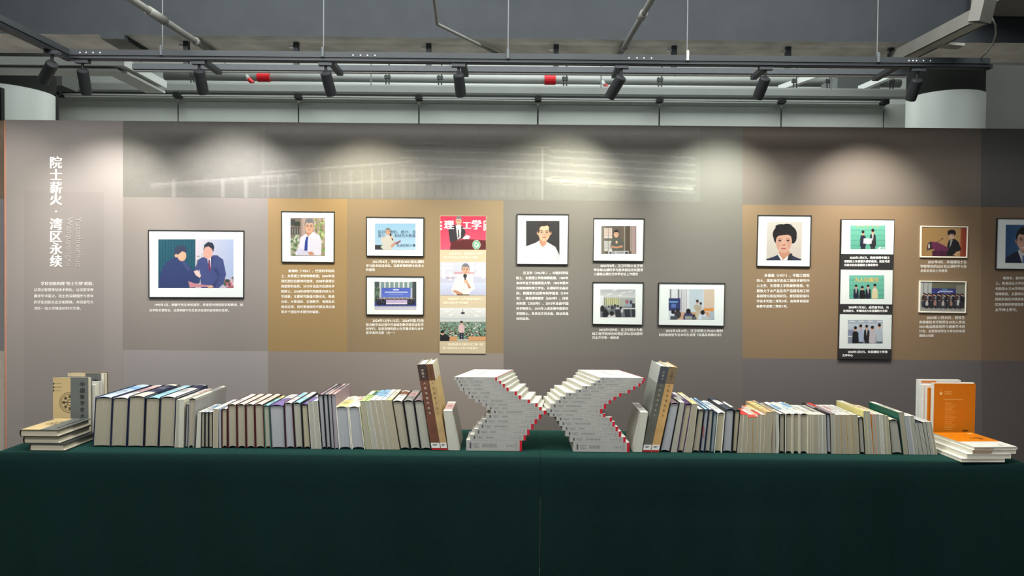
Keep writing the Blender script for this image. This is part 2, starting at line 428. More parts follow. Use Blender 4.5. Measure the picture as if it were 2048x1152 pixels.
r.line(.735, .72, .985, .82, .0022, (158, 158, 145), .5); r.rect(.725, .3, .728, .98, (140, 140, 136), .5)
r.rect(.24, 0, .245, 1, (118, 117, 112), .3)
x0, x1 = 247, 1400
c4 = [wpt(x0, yline(x0, T0 + 1)), wpt(x1, yline(x1, T0 + 1)), wpt(x1, yline(x1, 400.5)), wpt(x0, yline(x0, 400.5))]
print_mesh('picture_print', c4, r.out(1.0), wall, wm, .0003)
# next panel seen past the left edge, with an orange edge strip
q = [P(-160, 240, 3.85), P(8, 240, 3.85), P(8, 1000, 3.85), P(-160, 1000, 3.85)]
for k, (ya, yb, c) in enumerate(((241, 398, (150, 132, 112)), (398, 702, (158, 155, 155)), (702, 1000, (215, 205, 188)))):
    o = obj('panel_print', *slab([P(-160, ya, 3.85), P(13, ya, 3.85), P(13, yb, 3.85), P(-160, yb, 3.85)], .04), mat(c, .6), wall)
o = obj('edge_strip', *slab([P(8.2, 241, YW - .002), P(11, 241, YW - .002), P(13.5, 1000, YW - .002), P(10, 1000, YW - .002)], .05), mat((176, 126, 106), .6), wall)

WHITE = (236, 236, 230)
YP = YW - .0012
text_px('heading', [('院', 99, 125, 324.6), ('士', 99, 125, 349), ('薪', 99, 125, 375), ('火', 99, 125, 398.5), ('·', 107, 117, 423), ('湾', 99, 125, 448), ('区', 99, 125, 473), ('永', 99, 125, 497), ('续', 99, 125, 522)], YP, (245, 245, 240), wall, bold=.028, em=25.5, center=True)
def rot_text(s, xc, y0, y1, color, bold=0.0):
    a, b = P(xc, y0, YP), P(xc, y1, YP); text_free('romanised_heading', [(s, a, (b - a).normalized(), Vector((1, 0, 0)), (b - a).length)], color, wall, bold)
rot_text('Yuanshixinhuo', 158, 434, 534, (160, 155, 151)); rot_text('Wanquyongxu', 140, 434, 532, (160, 155, 151))
def para(x0, x1, ind, last, y0, dy, lines, Y=YP, color=WHITE, name='caption', bold=.012, sl=0.0, parent=None):
    L = []
    for k, s in enumerate(lines):
        xa = ind if k == 0 else x0; xb = last if k == len(lines) - 1 else x1
        L.append((s, xa + sl * k, xb + sl * k, y0 + dy * k))
    text_px(name, L, Y, color, parent or wall, bold=bold)
para(68, 187, 82, 162, 567.4, 12.4, ['学校创新构建“院士引领”机制，', '以顶尖智慧带动技术转化，以深厚学养', '赓续学术薪火。院士的深耕细作与青年', '的开拓创新在此交相辉映，共同谱写大', '湾区一流大学建设的时代华章。'])
para(298.5, 486, 309.7, 458, 609.8, 11, ['1993年1月，杨振宁先生来校讲学，并接受市政府和学校聘请，担', '任学院名誉院长。这是杨振宁先生首次在国内高校担任此职。'])
para(562.5, 669, 576.5, 639, 542, 10.25, ['袁锦昀（1950-），巴西科学院院', '士，东莞理工学院特聘教授。2004年获', '得巴西巴拉那州科技奖，2008年获得巴', '西国家科技奖，2012年当选为巴西科学', '院院士，2018年获得巴西国家科技大十', '字勋章。主要研究数值代数优化、数值', '分析、计算流体、生物数学、电网及其', '相关应用。担任数值线性代数及其应用', '等多个国际学术期刊的编委。'])
para(732, 848, 745, 750, 523.5, 8.05, ['2021年4月，学校举办2021松山湖科', '学与技术前沿论坛。这是袁锦昀院士在会上', '作报告'])
para(732, 847, 745, 789, 641.5, 8.05, ['2024年12月9-13日，2024中国-巴西', '联合数学会议暨中巴高级别数学家对话在学', '校举行。这是袁锦昀院士在开幕式和与会专', '家学者的合影（左一）'])
para(1032.6, 1136.4, 1046, 1059, 546, 10.17, ['汪卫华（1962年-），中国科学院', '院士、东莞理工学院特聘教授。1987年', '本科毕业于安徽师范大学，1993年获中', '科院物理所博士学位。长期研究非晶材', '料。获国家杰出青年科学基金（1999', '年）、周培源物理奖（2009年）、何梁', '何利奖（2020年）。2015年当选中国', '科学院院士，2015年入选发展中国家科', '学院院士。发表论文百余篇，推动非晶', '材料应用。'])
para(1187.5, 1286, 1200.5, 1276, 531.6, 8.3, ['2022年8月，汪卫华院士在学校', '举办松山湖科学与技术前沿论坛暨第', '二届松山湖交叉科学论坛上作报告'])
para(1184.4, 1285, 1198, 1237.8, 659.7, 7.9, ['2022年9月9日，汪卫华院士为机', '械工程学院举办的青匠讲坛活动暨研', '究生开学第一课授课'])
para(1318, 1446, 1331.5, 1442.8, 661.7, 8.1, ['2023年3月13日，汪卫华院士为2021级材', '料控制成型专业本科生讲授《非晶及高熵合金》'])
para(1513.9, 1619, 1528.8, 1576, 551, 10.3, ['朱蓓薇（1957-），中国工程院', '院士，国家海洋食品工程技术研究中', '心主任，东莞理工学院兼职教授。长', '期致力于水产品及农产品精深加工的', '基础理论和应用研究。曾获国家级科', '学技术奖励二等奖3项、高等教育国家', '级教学成果二等奖1项。'], sl=-.15)
para(1840.8, 1933.3, 1855.9, 1894.9, 524.1, 8.75, ['2021年4月，朱蓓薇院士在', '学校举办的2021松山湖科学与技', '术前沿论坛上作报告'])
para(1838.4, 1930, 1853.7, 1867.7, 635.5, 8.95, ['2024年11月25日，我校生', '命健康技术学院师生40余人参加', '2024食品精准营养与健康学术研', '讨会。这是我校师生与参会的朱蓓', '薇院士合影'])
L = []
for k, s in enumerate(['黄焕忠，欧州科学院院', '士，香港浸业大学生物系', '利亚昆士兰大学荣誉教授', '特聘教授。主要研究有机', '回收利用及环境修复技术', '区政府颁授荣誉勋章以及', '太平绅士称号。']):
    x0 = 2006 if k == 0 else 1991.4 - .2 * k
    L.append((s, x0, x0 + 6.35 * len(s), 556.3 + 10.55 * k))
text_px('caption', L, YP, WHITE, wall, bold=.012)

# ------------------------------------------------------------------ printed pictures
SK = (226, 178, 150); SKD = (196, 142, 116); HB = (34, 30, 32)
def face(r, cx, cy, rx, ry, hair=HB, skin=SK, glasses=False, grey=False, hairtop=1.0):
    hc = (120, 122, 128) if grey else hair
    r.ell(cx - rx * 1.0, cy + ry * .08, rx * .18, ry * .22, SKD); r.ell(cx + rx * 1.0, cy + ry * .08, rx * .18, ry * .22, SKD)
    r.ell(cx, cy - ry * .28 * hairtop, rx * 1.08, ry * .92, hc)
    r.ell(cx, cy + ry * .08, rx * .93, ry * .92, skin)
    r.ell(cx, cy - ry * .78, rx * .85, ry * .32, hc)
    r.ell(cx + rx * .45, cy + ry * .2, rx * .35, ry * .5, tuple(int(v * .93) for v in skin), .6)
    for s in (-1, 1):
        r.rect(cx + s * rx * .42 - rx * .22, cy - ry * .22, cx + s * rx * .42 + rx * .22, cy - ry * .14, (70, 52, 46), .8)
        r.ell(cx + s * rx * .42, cy - ry * .02, rx * .17, ry * .07, (52, 40, 38), .9)
        if glasses: r.ring(cx + s * rx * .43, cy - ry * .01, rx * .36, ry * .24, .13, (120, 106, 100))
    r.ell(cx, cy + ry * .28, rx * .16, ry * .10, SKD, .8); r.ell(cx, cy + ry * .56, rx * .34, ry * .07, (176, 92, 84), .9)
def small(r, cx, top, h, cl=(40, 42, 52), shirt=None, legs=(30, 30, 36), hair=HB, wd=1.0, cut=1.0):
    """a small standing figure; top = top of head, h = full height in picture units"""
    a = r.h / r.w; hw = h * .065 * a * wd * 1.1; b = min(cut, top + h)
    r.rect(cx - hw * 1.3, top + h * .5, cx - hw * .1, b, legs); r.rect(cx + hw * .1, top + h * .5, cx + hw * 1.3, b, legs)
    r.poly([(cx - hw * 1.6, top + h * .2), (cx - hw * .6, top + h * .155), (cx + hw * .6, top + h * .155), (cx + hw * 1.6, top + h * .2), (cx + hw * 1.9, top + h * .5), (cx + hw * 1.3, top + h * .56), (cx - hw * 1.3, top + h * .56), (cx - hw * 1.9, top + h * .5)], cl)
    if shirt: r.poly([(cx - hw * .45, top + h * .16), (cx + hw * .45, top + h * .16), (cx + hw * .1, top + h * .36), (cx - hw * .1, top + h * .36)], shirt)
    r.ell(cx, top + h * .085, hw * .85, h * .078, SK); r.ell(cx, top + h * .045, hw * .9, h * .052, hair)

def ph_handshake():
    r = Ras(176, 112, (214, 214, 226)); r.hg((222, 214, 220), (176, 194, 226), .49, 1)
    r.rect(0, 0, .495, 1, (34, 86, 104))
    for k in range(26): r.line(k * .0192 + .004, 0, k * .0192 + .004, 1, .0022, (24, 66, 84) if k % 2 else (52, 112, 124), .7)
    r.blobs(26, .52, .25, .62, .9, .018, [(120, 130, 110), (170, 180, 160), (230, 220, 220)], .6)
    r.blobs(40, .86, .80, 1.0, 1.0, .02, [(60, 90, 66), (226, 196, 204), (196, 90, 110), (40, 62, 48)])
    J1, J2 = (52, 66, 112), (70, 82, 134)
    r.poly([(.58, .38), (.68, .33), (.78, .33), (.86, .42), (.90, .72), (.86, .92), (.80, 1), (.57, 1), (.55, .62), (.51, .74), (.47, .68), (.53, .42)], J2)
    r.poly([(.65, .34), (.72, .31), (.71, .52), (.685, .66), (.655, .45)], (232, 230, 238)); r.poly([(.665, .42), (.685, .42), (.697, .6), (.68, .68), (.665, .6)], (120, 56, 92))
    r.poly([(.70, .36), (.735, .34), (.70, .66)], (56, 66, 112)); r.poly([(.72, .60), (.78, .58), (.82, .75), (.76, .98), (.70, .95), (.80, .78)], (58, 68, 116))
    r.ell(.66, .27, .062, .135, (232, 176, 158)); r.poly([(.60, .25), (.61, .12), (.66, .06), (.72, .08), (.745, .16), (.73, .27), (.71, .2), (.67, .15), (.62, .17)], (44, 52, 70)); r.ell(.625, .34, .022, .04, (232, 176, 158))
    r.poly([(.06, .56), (.12, .46), (.22, .36), (.30, .40), (.40, .52), (.48, .66), (.56, .78), (.55, .90), (.46, .92), (.40, .86), (.40, 1), (0, 1), (.02, .8)], J1)
    r.poly([(.30, .42), (.36, .46), (.44, .62), (.40, .66), (.34, .55)], (70, 84, 134), .7)
    r.ell(.315, .34, .058, .11, (232, 180, 150)); r.poly([(.21, .30), (.22, .18), (.27, .13), (.34, .13), (.385, .2), (.37, .28), (.32, .25), (.28, .30), (.24, .34)], (56, 66, 92)); r.ell(.24, .34, .02, .035, SK)
    r.poly([(.47, .66), (.52, .63), (.57, .74), (.55, .79), (.50, .74)], (238, 208, 198)); r.poly([(.40, .86), (.52, .92), (.66, .94), (.66, .97), (.42, .99)], (206, 140, 150)); r.ell(.69, .97, .04, .03, SK)
    return r.out(3)
def ph_portrait1():
    r = Ras(120, 132, (170, 150, 140))
    for k in range(9): r.rect(.30 + k * .075, 0, .335 + k * .075, 1, (196, 178, 168) if k % 2 else (150, 126, 116), .7)
    r.rect(0, 0, .30, .5, (120, 108, 100)); r.rect(.0, .04, .14, .2, (60, 64, 60)); r.rect(.12, .1, .28, .22, (52, 62, 44)); r.rect(0, .25, .28, .44, (60, 58, 54), .8)
    for k in range(8): r.rect(.02 + k * .035, .27, .035 + k * .035, .42, (190, 190, 180) if k % 2 else (90, 86, 80), .8)
    r.blobs(60, 0, .45, .25, 1, .04, [(96, 130, 84), (150, 172, 130), (60, 88, 56), (200, 210, 190)])
    r.blobs(60, .70, .05, 1, 1, .04, [(126, 160, 84), (176, 196, 130), (88, 120, 60), (206, 206, 170)])
    r.poly([(.30, .50), (.48, .40), (.68, .38), (.84, .46), (.90, .62), (.88, .98), (.16, .98), (.16, .88), (.24, .78)], (222, 222, 238))
    r.poly([(.16, .86), (.30, .80), (.60, .90), (.70, .98), (.2, .98)], (206, 206, 228)); r.poly([(.5, .9), (.62, .88), (.70, .96), (.55, .98)], SKD)
    r.ell(.55, .37, .10, .12, SKD); r.poly([(.46, .44), (.50, .50), (.66, .36), (.70, .40), (.60, .5), (.48, .54)], (240, 240, 248))
    r.poly([(.46, .50), (.52, .49), (.50, .60), (.49, .86), (.40, .86), (.42, .62)], (40, 66, 150))
    face(r, .545, .22, .125, .175, grey=True, glasses=True)
    return r.out(3)
def ph_speaker_blue():
    r = Ras(100, 66, (160, 200, 232)); r.vg((146, 192, 226), (176, 212, 238))
    r.rect(0, .80, .2, .98, (52, 52, 58)); r.ell(.19, .88, .04, .06, (190, 210, 190))
    r.poly([(.16, .52), (.26, .46), (.40, .48), (.50, .62), (.44, .72), (.42, 1), (.20, 1), (.2, .8), (.15, .66)], (206, 206, 198)); r.poly([(.38, .84), (.50, .68), (.54, .74), (.42, .92)], (196, 150, 130))
    r.poly([(.5, .74), (.62, .63), (.64, .67), (.54, .79)], (140, 74, 70))
    face(r, .325, .32, .062, .13, grey=True); r.line(.39, .45, .44, .62, .014, (36, 34, 38)); r.ell(.385, .42, .025, .045, (46, 44, 48)); r.ell(.41, .52, .035, .05, SK)
    return r.out(2)
def ph_group_blue():
    r = Ras(104, 70, (190, 196, 205)); r.rect(0, 0, .12, .75, (70, 84, 84)); r.rect(.9, 0, 1, .75, (66, 76, 76))
    for k in range(7): r.rect(.16 + k * .11, .02, .235 + k * .11, .22, (120, 148, 150)); r.rect(.125 + k * .11, 0, .15 + k * .11, .24, (222, 222, 222))
    r.blobs(24, .01, .2, .11, .6, .02, [(60, 90, 66), (120, 140, 120)])
    r.vg((74, 96, 190), (96, 120, 206), .22, .56, .17, .86); r.rect(.44, .27, .58, .31, (226, 230, 246)); r.rect(.25, .355, .79, .395, (214, 222, 244), .9); r.rect(.33, .44, .68, .46, (190, 200, 236), .7)
    r.rect(0, .74, 1, .87, (62, 74, 150)); r.vg((188, 190, 206), (214, 214, 224), .87, 1)
    for k in range(26):
        c = [(30, 32, 44), (50, 54, 80), (36, 36, 46), (70, 60, 70)][k % 4]; small(r, .07 + k * .035, .555 + (k % 3) * .012, .26, c, (220, 220, 226) if k % 3 == 0 else None)
    r.rect(.28, .64, .78, .76, (190, 168, 206)); r.rect(.28, .75, .78, .80, (226, 220, 236))
    for k in range(14): r.ell(.3 + k * .035, .66 + (k % 2) * .03, .012, .02, (212, 200, 220)); r.ell(.3 + k * .035, .62, .011, .018, (60, 46, 48))
    return r.out(3)
def ph_podium_red():
    r = Ras(116, 86, (222, 66, 96)); r.vg((214, 54, 84), (232, 92, 120))
    [r.rect(0, y, .045, y + .05, (244, 236, 238)) for y in (.16, .27, .36)]; r.rect(.945, .14, .965, .44, (244, 236, 238)); r.rect(.945, .14, 1, .18, (244, 236, 238)); r.rect(.98, .24, 1, .42, (244, 236, 238))
    r.poly([(.18, .42), (.28, .28), (.40, .24), (.50, .32), (.56, .48), (.50, .66), (.22, .80)], (56, 52, 58)); r.poly([(.34, .27), (.46, .27), (.45, .64), (.38, .70)], (230, 228, 232)); r.poly([(.39, .40), (.41, .40), (.42, .62), (.385, .66)], (60, 60, 64))
    face(r, .405, .15, .062, .125, grey=True); r.poly([(.48, .66), (.58, .56), (.66, .60), (.60, .72)], (240, 232, 234))
    r.poly([(.24, .76), (.56, .68), (1, .72), (1, 1), (.21, 1)], (96, 40, 40)); r.rect(.24, .74, .9, .76, (120, 56, 50), .4)
    r.ell(.79, .85, .088, .135, (230, 240, 232)); r.ell(.79, .85, .078, .12, (82, 168, 112)); r.ell(.79, .85, .055, .085, (232, 242, 234)); r.line(.77, .89, .82, .79, .010, (82, 168, 112)); r.line(.76, .82, .79, .87, .008, (82, 168, 112))
    return r.out(2)
def ph_mic():
    r = Ras(116, 86, (214, 214, 226)); r.rect(0, .0, 1, .34, (206, 210, 224)); r.rect(.0, .45, 1, .62, (198, 200, 222)); r.vg((206, 214, 238), (190, 196, 222), .62, 1)
    for x0, y0, x1, y1 in ((.05, .02, .1, .5), (.02, .16, .28, .22), (.13, .05, .26, .12), (.2, .3, .25, .55), (.66, .03, .72, .55), (.72, .14, .96, .2), (.82, .02, .87, .42), (.9, .05, .97, .5)): r.rect(x0, y0, x1, y1, (238, 238, 244))
    r.rect(.3, .3, .74, .36, (196, 110, 110), .5); r.rect(.14, .46, .3, .5, (150, 110, 110), .5)
    r.poly([(.33, .52), (.44, .40), (.60, .38), (.70, .50), (.76, .80), (.66, .88), (.62, 1), (.36, 1), (.26, .90), (.25, .80)], (238, 238, 228)); r.poly([(.26, .86), (.34, .84), (.50, .94), (.48, 1), (.38, .98)], SKD); r.rect(.36, .97, .64, 1, (50, 44, 46))
    face(r, .555, .23, .078, .155, grey=True); r.ell(.545, .42, .04, .06, (44, 54, 56)); r.rect(.53, .46, .565, .6, (50, 52, 56)); r.ell(.565, .59, .045, .06, SK); r.poly([(.57, .6), (.62, .64), (.68, .78), (.62, .80)], SKD)
    return r.out(2)
def ph_hall():
    r = Ras(116, 86, (226, 230, 228)); r.vg((232, 234, 234), (206, 210, 208), 0, .42)
    for k in range(5): r.line(.5, -.1, -.1 + k * .3, .42, .004, (190, 194, 194), .7)
    for k, (x, y) in enumerate(((.12, .1), (.2, .2), (.8, .1), (.75, .22), (.9, .3))): r.rect(x, y, x + .09, y + .025, (255, 255, 255))
    r.ell(.5, .16, .045, .03, (40, 44, 50)); r.rect(.495, .05, .505, .16, (60, 64, 70)); r.rect(0, .30, 1, .36, (196, 204, 206))
    r.rect(0, .42, 1, 1, (130, 156, 142))
    for k in range(230):
        y = .44 + .5 * (k / 230.); s = .012 + .022 * (y - .42); x = RS.uniform(0, 1)
        r.ell(x, y + s * 1.6, s * 1.3, s * 1.6, [(56, 146, 110), (106, 186, 150), (224, 236, 228), (44, 96, 80), (60, 130, 100)][k % 5]); r.ell(x, y, s * .8, s * 1.1, SK); r.ell(x, y - s * .5, s * .8, s * .7, HB)
    r.rect(.0, .86, .38, 1, (212, 160, 110)); r.rect(.62, .86, 1, 1, (216, 166, 116)); small(r, .47, .40, .62, (222, 190, 190), None, (40, 48, 66), wd=1.1)
    r.poly([(0, .8), (.1, .76), (.22, .88), (.2, 1), (0, 1)], (30, 34, 40)); r.ell(.06, .76, .04, .06, SK); r.ell(.06, .72, .045, .05, HB); r.rect(.38, .94, .62, 1, (200, 196, 190))
    return r.out(3)
def ph_portrait2():
    r = Ras(120, 138, (52, 50, 52))
    r.poly([(0, .68), (.30, .58), (.38, .53), (.62, .56), (.88, .70), (1, .96), (1, 1), (0, 1)], (226, 226, 230)); r.poly([(0, .80), (.16, .86), (.34, 1), (0, 1)], (238, 238, 238)); r.poly([(.88, .70), (1, .92), (1, 1.0), (.92, 1)], (200, 200, 206))
    r.poly([(.40, .48), (.62, .50), (.60, .62), (.50, .70), (.40, .62)], SKD); r.poly([(.36, .54), (.44, .62), (.30, .76), (.28, .62)], (206, 208, 214)); r.poly([(.62, .60), (.70, .76), (.56, .66)], (204, 206, 212))
    face(r, .54, .31, .185, .235, glasses=True, hairtop=1.0, skin=(214, 174, 144)); r.ell(.56, .19, .13, .07, (222, 184, 154)); r.ell(.375, .22, .035, .10, (60, 54, 50), .9); r.ell(.705, .22, .03, .09, (60, 54, 50), .8); r.ell(.50, .10, .16, .05, (50, 46, 44), .9)
    r.line(.4, .5, .45, .58, .01, (150, 110, 90), .6)
    return r.out(3)
def ph_talk():
    r = Ras(84, 68, (96, 88, 80)); r.rect(0, 0, .10, 1, (122, 116, 106)); r.rect(.10, .05, .33, .9, (108, 100, 92)); r.rect(.55, 0, .66, 1, (106, 94, 82)); r.rect(.66, 0, .675, .9, (220, 214, 206)); r.rect(.70, 0, .84, 1, (92, 78, 66)); r.rect(.83, 0, .845, .9, (206, 196, 186)); r.rect(.86, 0, 1, 1, (176, 152, 148)); r.rect(.98, 0, 1, 1, (92, 84, 80))
    for x in (.09, .21):
        for y in (.08, .54): r.rect(x, y, x + .10, y + .36, (206, 204, 200)); [r.rect(x + .015, y + .04 + k * .055, x + .085, y + .065 + k * .055, (200, 130, 120) if y < .3 else (150, 156, 160)) for k in range(5)]
    r.poly([(.30, .52), (.40, .43), (.52, .43), (.60, .50), (.66, .70), (.60, .86), (.34, .86), (.26, .74)], (86, 90, 82)); r.poly([(.28, .70), (.44, .74), (.60, .68), (.62, .76), (.44, .80), (.30, .78)], SKD); r.ell(.44, .58, .03, .05, SK)
    face(r, .43, .29, .068, .125); r.rect(.2, .89, .78, 1, (196, 198, 200)); r.ell(.35, .95, .035, .045, (60, 70, 90)); r.ell(.35, .95, .02, .026, (196, 198, 200)); r.rect(.44, .92, .64, .98, (120, 124, 132), .6); r.rect(.68, .93, .76, .99, (50, 54, 60)); r.rect(.24, .93, .3, .99, (60, 62, 66))
    return r.out(3)
def ph_office():
    r = Ras(84, 68, (190, 196, 198)); r.vg((176, 184, 188), (210, 214, 214), 0, .3)
    for x, y in ((.35, .06), (.6, .14), (.2, .2), (.8, .10), (.5, .24)): r.line(x, y, x + .12, y - .05, .008, (255, 255, 255))
    r.rect(0, .3, 1, .62, (168, 176, 166)); r.rect(.15, .30, .55, .55, (206, 206, 150), .8)
    for k in range(8): r.rect(.12 + k * .055, .28, .13 + k * .055, .6, (90, 100, 90)); 
    r.rect(0, .22, .1, .6, (226, 230, 232)); r.rect(.70, .36, .93, .62, (150, 164, 180)); r.rect(.72, .38, .80, .5, (180, 70, 70), .8); r.rect(.84, .4, .9, .52, (70, 60, 70)); r.rect(0, .62, 1, 1, (110, 116, 118))
    for x, y, s, c in ((.07, .62, .06, (40, 42, 50)), (.16, .78, .08, (36, 38, 46)), (.33, .86, .10, (206, 206, 208)), (.34, .6, .04, (60, 66, 76)), (.42, .56, .04, (80, 84, 90)), (.5, .6, .05, (190, 190, 196)), (.58, .66, .06, (196, 200, 204)), (.25, .62, .04, (160, 160, 166))):
        r.ell(x, y + s * 1.5, s * 1.2, s * 1.5, c); r.ell(x, y, s * .6, s * .85, HB)
    for x in (.42, .68, .88): r.poly([(x, .72), (x + .16, .70), (x + .18, 1), (x + .02, 1)], (48, 52, 58)); 
    r.rect(.62, .66, 1, .70, (216, 218, 220)); r.rect(.9, .5, .98, .66, (50, 54, 60))
    return r.out(3)
def ph_meeting():
    r = Ras(110, 74, (222, 228, 232)); r.rect(0, 0, .06, .7, (240, 242, 244)); r.rect(.03, 0, .06, .4, (120, 124, 130)); r.rect(.2, 0, .235, .7, (120, 122, 128))
    for k in range(6): r.rect(.25 + k * .027, 0, .262 + k * .027, .95, (130, 124, 130) if k % 2 else (206, 200, 206))
    r.vg((190, 206, 216), (206, 218, 226), 0, .95, .45, .76); r.rect(.77, 0, 1, .66, (214, 196, 176)); r.rect(.0, .30, .26, .70, (52, 60, 110)); r.rect(.02, .4, .2, .44, (120, 190, 236)); r.rect(.06, .48, .16, .6, (90, 120, 190)); r.rect(.76, .62, .98, .72, (222, 150, 80))
    r.poly([(.22, .76), (.88, .74), (.95, .98), (.15, .98)], (206, 164, 130))
    r.poly([(.58, .54), (.70, .54), (.68, .96), (.60, .96)], (196, 186, 160)); r.poly([(.54, .56), (.6, .50), (.72, .54), (.72, .66), (.62, .72), (.57, .66)], (184, 172, 150)); r.ell(.63, .42, .03, .055, SKD); r.ell(.625, .385, .03, .04, HB); r.ell(.70, .47, .025, .045, HB)
    for x, y, c, s in ((.10, .74, (214, 222, 234), 1), (.20, .68, (60, 56, 62), .8), (.43, .72, (64, 66, 104), 1.2), (.55, .86, (90, 90, 100), .6), (.74, .76, (214, 224, 238), 1.1)):
        r.ell(x, y + .18 * s, .09 * s, .17 * s, c); r.ell(x, y, .042 * s, .07 * s, HB)
    for x, c in ((.04, (70, 80, 90)), (.36, (150, 156, 156)), (.72, (190, 200, 206)), (.90, (150, 176, 190))): r.rect(x, .88, x + .15, 1, c)
    r.poly([(.90, .72), (.99, .72), (.99, .98), (.88, .98)], (176, 190, 200))
    return r.out(3)
def ph_portrait3():
    r = Ras(130, 142, (208, 200, 192)); r.vg((214, 208, 200), (202, 192, 182))
    r.poly([(0, 1), (.0, .97), (.20, .91), (.36, .84), (.64, .82), (.84, .92), (1, .97), (1, 1)], (44, 50, 74)); r.poly([(.32, .84), (.42, .80), (.58, .80), (.72, .82), (.60, 1), (.42, 1)], (222, 226, 230)); r.poly([(.64, .82), (.74, .82), (.70, 1), (.60, 1)], (40, 42, 50))
    r.poly([(.36, .72), (.62, .72), (.68, .82), (.48, .99), (.36, .84)], SKD)
    r.ell(.51, .32, .34, .26, (28, 26, 28)); r.ell(.30, .42, .10, .14, (28, 26, 28)); r.ell(.74, .40, .11, .16, (28, 26, 28)); r.ell(.60, .09, .12, .035, (110, 110, 114), .6); r.ell(.40, .13, .16, .07, (28, 26, 28)); r.ell(.56, .12, .14, .07, (26, 24, 27))
    r.ell(.49, .52, .225, .285, (212, 166, 146)); r.poly([(.25, .46), (.25, .20), (.74, .20), (.75, .48), (.69, .37), (.60, .335), (.46, .345), (.34, .36), (.29, .40)], (28, 26, 28))
    for s in (-1, 1): r.rect(.49 + s * .115 - .06, .435, .49 + s * .115 + .06, .448, (90, 66, 60)); r.ell(.49 + s * .115, .485, .045, .018, (48, 38, 38)); r.ell(.49 + s * .115, .515, .05, .012, (176, 128, 112), .7)
    r.ell(.49, .60, .05, .025, (180, 122, 106)); r.rect(.475, .48, .488, .6, (232, 190, 168), .6); r.ell(.49, .695, .075, .016, (170, 84, 82)); r.ell(.34, .6, .04, .1, (192, 142, 124), .5); r.ell(.64, .6, .04, .1, (192, 142, 124), .5)
    return r.out(2)
GREEN = (110, 190, 168)
def green_wall(r):
    r.vg((120, 200, 178), (96, 180, 156))
    for y in (.2, .42, .62, .84): r.rect(0, y, 1, y + .015, (70, 146, 126))
def ph_award():
    r = Ras(84, 58, GREEN); green_wall(r)
    for k in range(5): r.line(.18 + k * .14, .0, .22 + k * .14, .12, .009, (204, 176, 106)); r.line(.2 + k * .14, .03, .27 + k * .14, .02, .006, (204, 176, 106))
    small(r, .36, .22, 1.25, (40, 40, 62), None, (30, 32, 40), wd=.75, cut=1.0); small(r, .64, .15, 1.35, (44, 44, 50), (230, 230, 232), (52, 50, 52), wd=.75, cut=1.0)
    r.poly([(.38, .55), (.62, .55), (.60, .78), (.37, .76)], (240, 240, 240)); r.blobs(16, .74, .92, .98, 1, .02, [(240, 244, 240), (196, 230, 216)])
    return r.out(2)
def ph_four():
    r = Ras(84, 58, GREEN); green_wall(r)
    for k in range(0): x = .17 + k * .125; r.line(x, .34, x + .06, .14, .009, (206, 178, 108)); r.line(x - .01, .22, x + .08, .24, .007, (206, 178, 108)); r.line(x + .03, .2, x + .07, .36, .007, (190, 160, 92))
    small(r, .20, .40, 1.05, (38, 42, 60), (226, 228, 230), (36, 38, 50), wd=.8, cut=.99); small(r, .375, .46, 1.05, (34, 34, 36), None, (34, 34, 36), wd=.9, cut=.99); small(r, .54, .40, 1.05, (38, 40, 52), (226, 228, 230), (36, 38, 46), wd=.85, cut=.99); small(r, .73, .37, 1.12, (224, 216, 170), (226, 214, 226), (34, 34, 38), wd=.85, cut=.99)
    return r.out(2)
def ph_lab():
    r = Ras(84, 58, (190, 204, 216)); r.vg((206, 216, 226), (170, 186, 200)); r.rect(0, .0, 1, .16, (176, 190, 204))
    for k in range(4): r.rect(.05 + k * .26, .05, .2 + k * .26, .09, (250, 250, 252))
    r.rect(0, .42, .2, .68, (140, 150, 178)); r.rect(.0, .68, .2, .72, (230, 232, 236)); r.rect(.8, .3, 1, .6, (210, 214, 220)); r.rect(0, .72, 1, 1, (140, 150, 164))
    small(r, .37, .20, 1.3, (176, 190, 216), None, (34, 38, 50), wd=.72); small(r, .54, .22, 1.2, (34, 34, 40), (226, 228, 232), (34, 34, 40), wd=.78); small(r, .90, .16, 1.35, (190, 204, 216), None, (66, 90, 100), wd=.72)
    small(r, .22, .28, 1.3, (32, 32, 36), None, (30, 32, 36), wd=.78); small(r, .70, .26, 1.3, (206, 200, 208), None, (90, 110, 150), wd=.8)
    return r.out(2)
def ph_lectern():
    r = Ras(114, 76, (184, 148, 96)); r.hg((170, 134, 84), (196, 158, 106), 0, .86); r.hg((170, 92, 56), (150, 56, 46), .86, 1)
    r.poly([(.56, .98), (.57, .62), (.60, .46), (.66, .40), (.74, .40), (.82, .50), (.88, .74), (.86, .80), (.76, .84), (.76, .98)], (36, 36, 40)); r.poly([(.64, .42), (.69, .42), (.65, .62), (.62, .7)], (170, 170, 168)); r.poly([(.70, .94), (.84, .80), (.87, .82), (.76, .97)], SK)
    face(r, .66, .28, .055, .13, skin=(226, 190, 172)); r.ell(.66, .155, .085, .075, HB); r.ell(.60, .20, .03, .07, HB); r.ell(.725, .20, .03, .07, HB)
    r.line(.30, .55, .46, .40, .005, (40, 36, 40)); r.ell(.465, .39, .014, .02, (30, 28, 30)); r.poly([(.14, .56), (.20, .50), (.30, .52), (.34, .72), (.12, .80)], (58, 40, 50)); r.poly([(.15, .60), (.18, .56), (.19, .70), (.15, .74)], (206, 206, 190))
    r.poly([(.22, .50), (.36, .52), (.60, .70), (.60, .80), (.30, .80), (.24, .72)], (112, 50, 84)); r.rect(.24, .80, .56, .99, (84, 40, 66)); r.rect(.28, .80, .31, .99, (66, 30, 52)); r.rect(.44, .80, .47, .99, (66, 30, 52))
    return r.out(2)
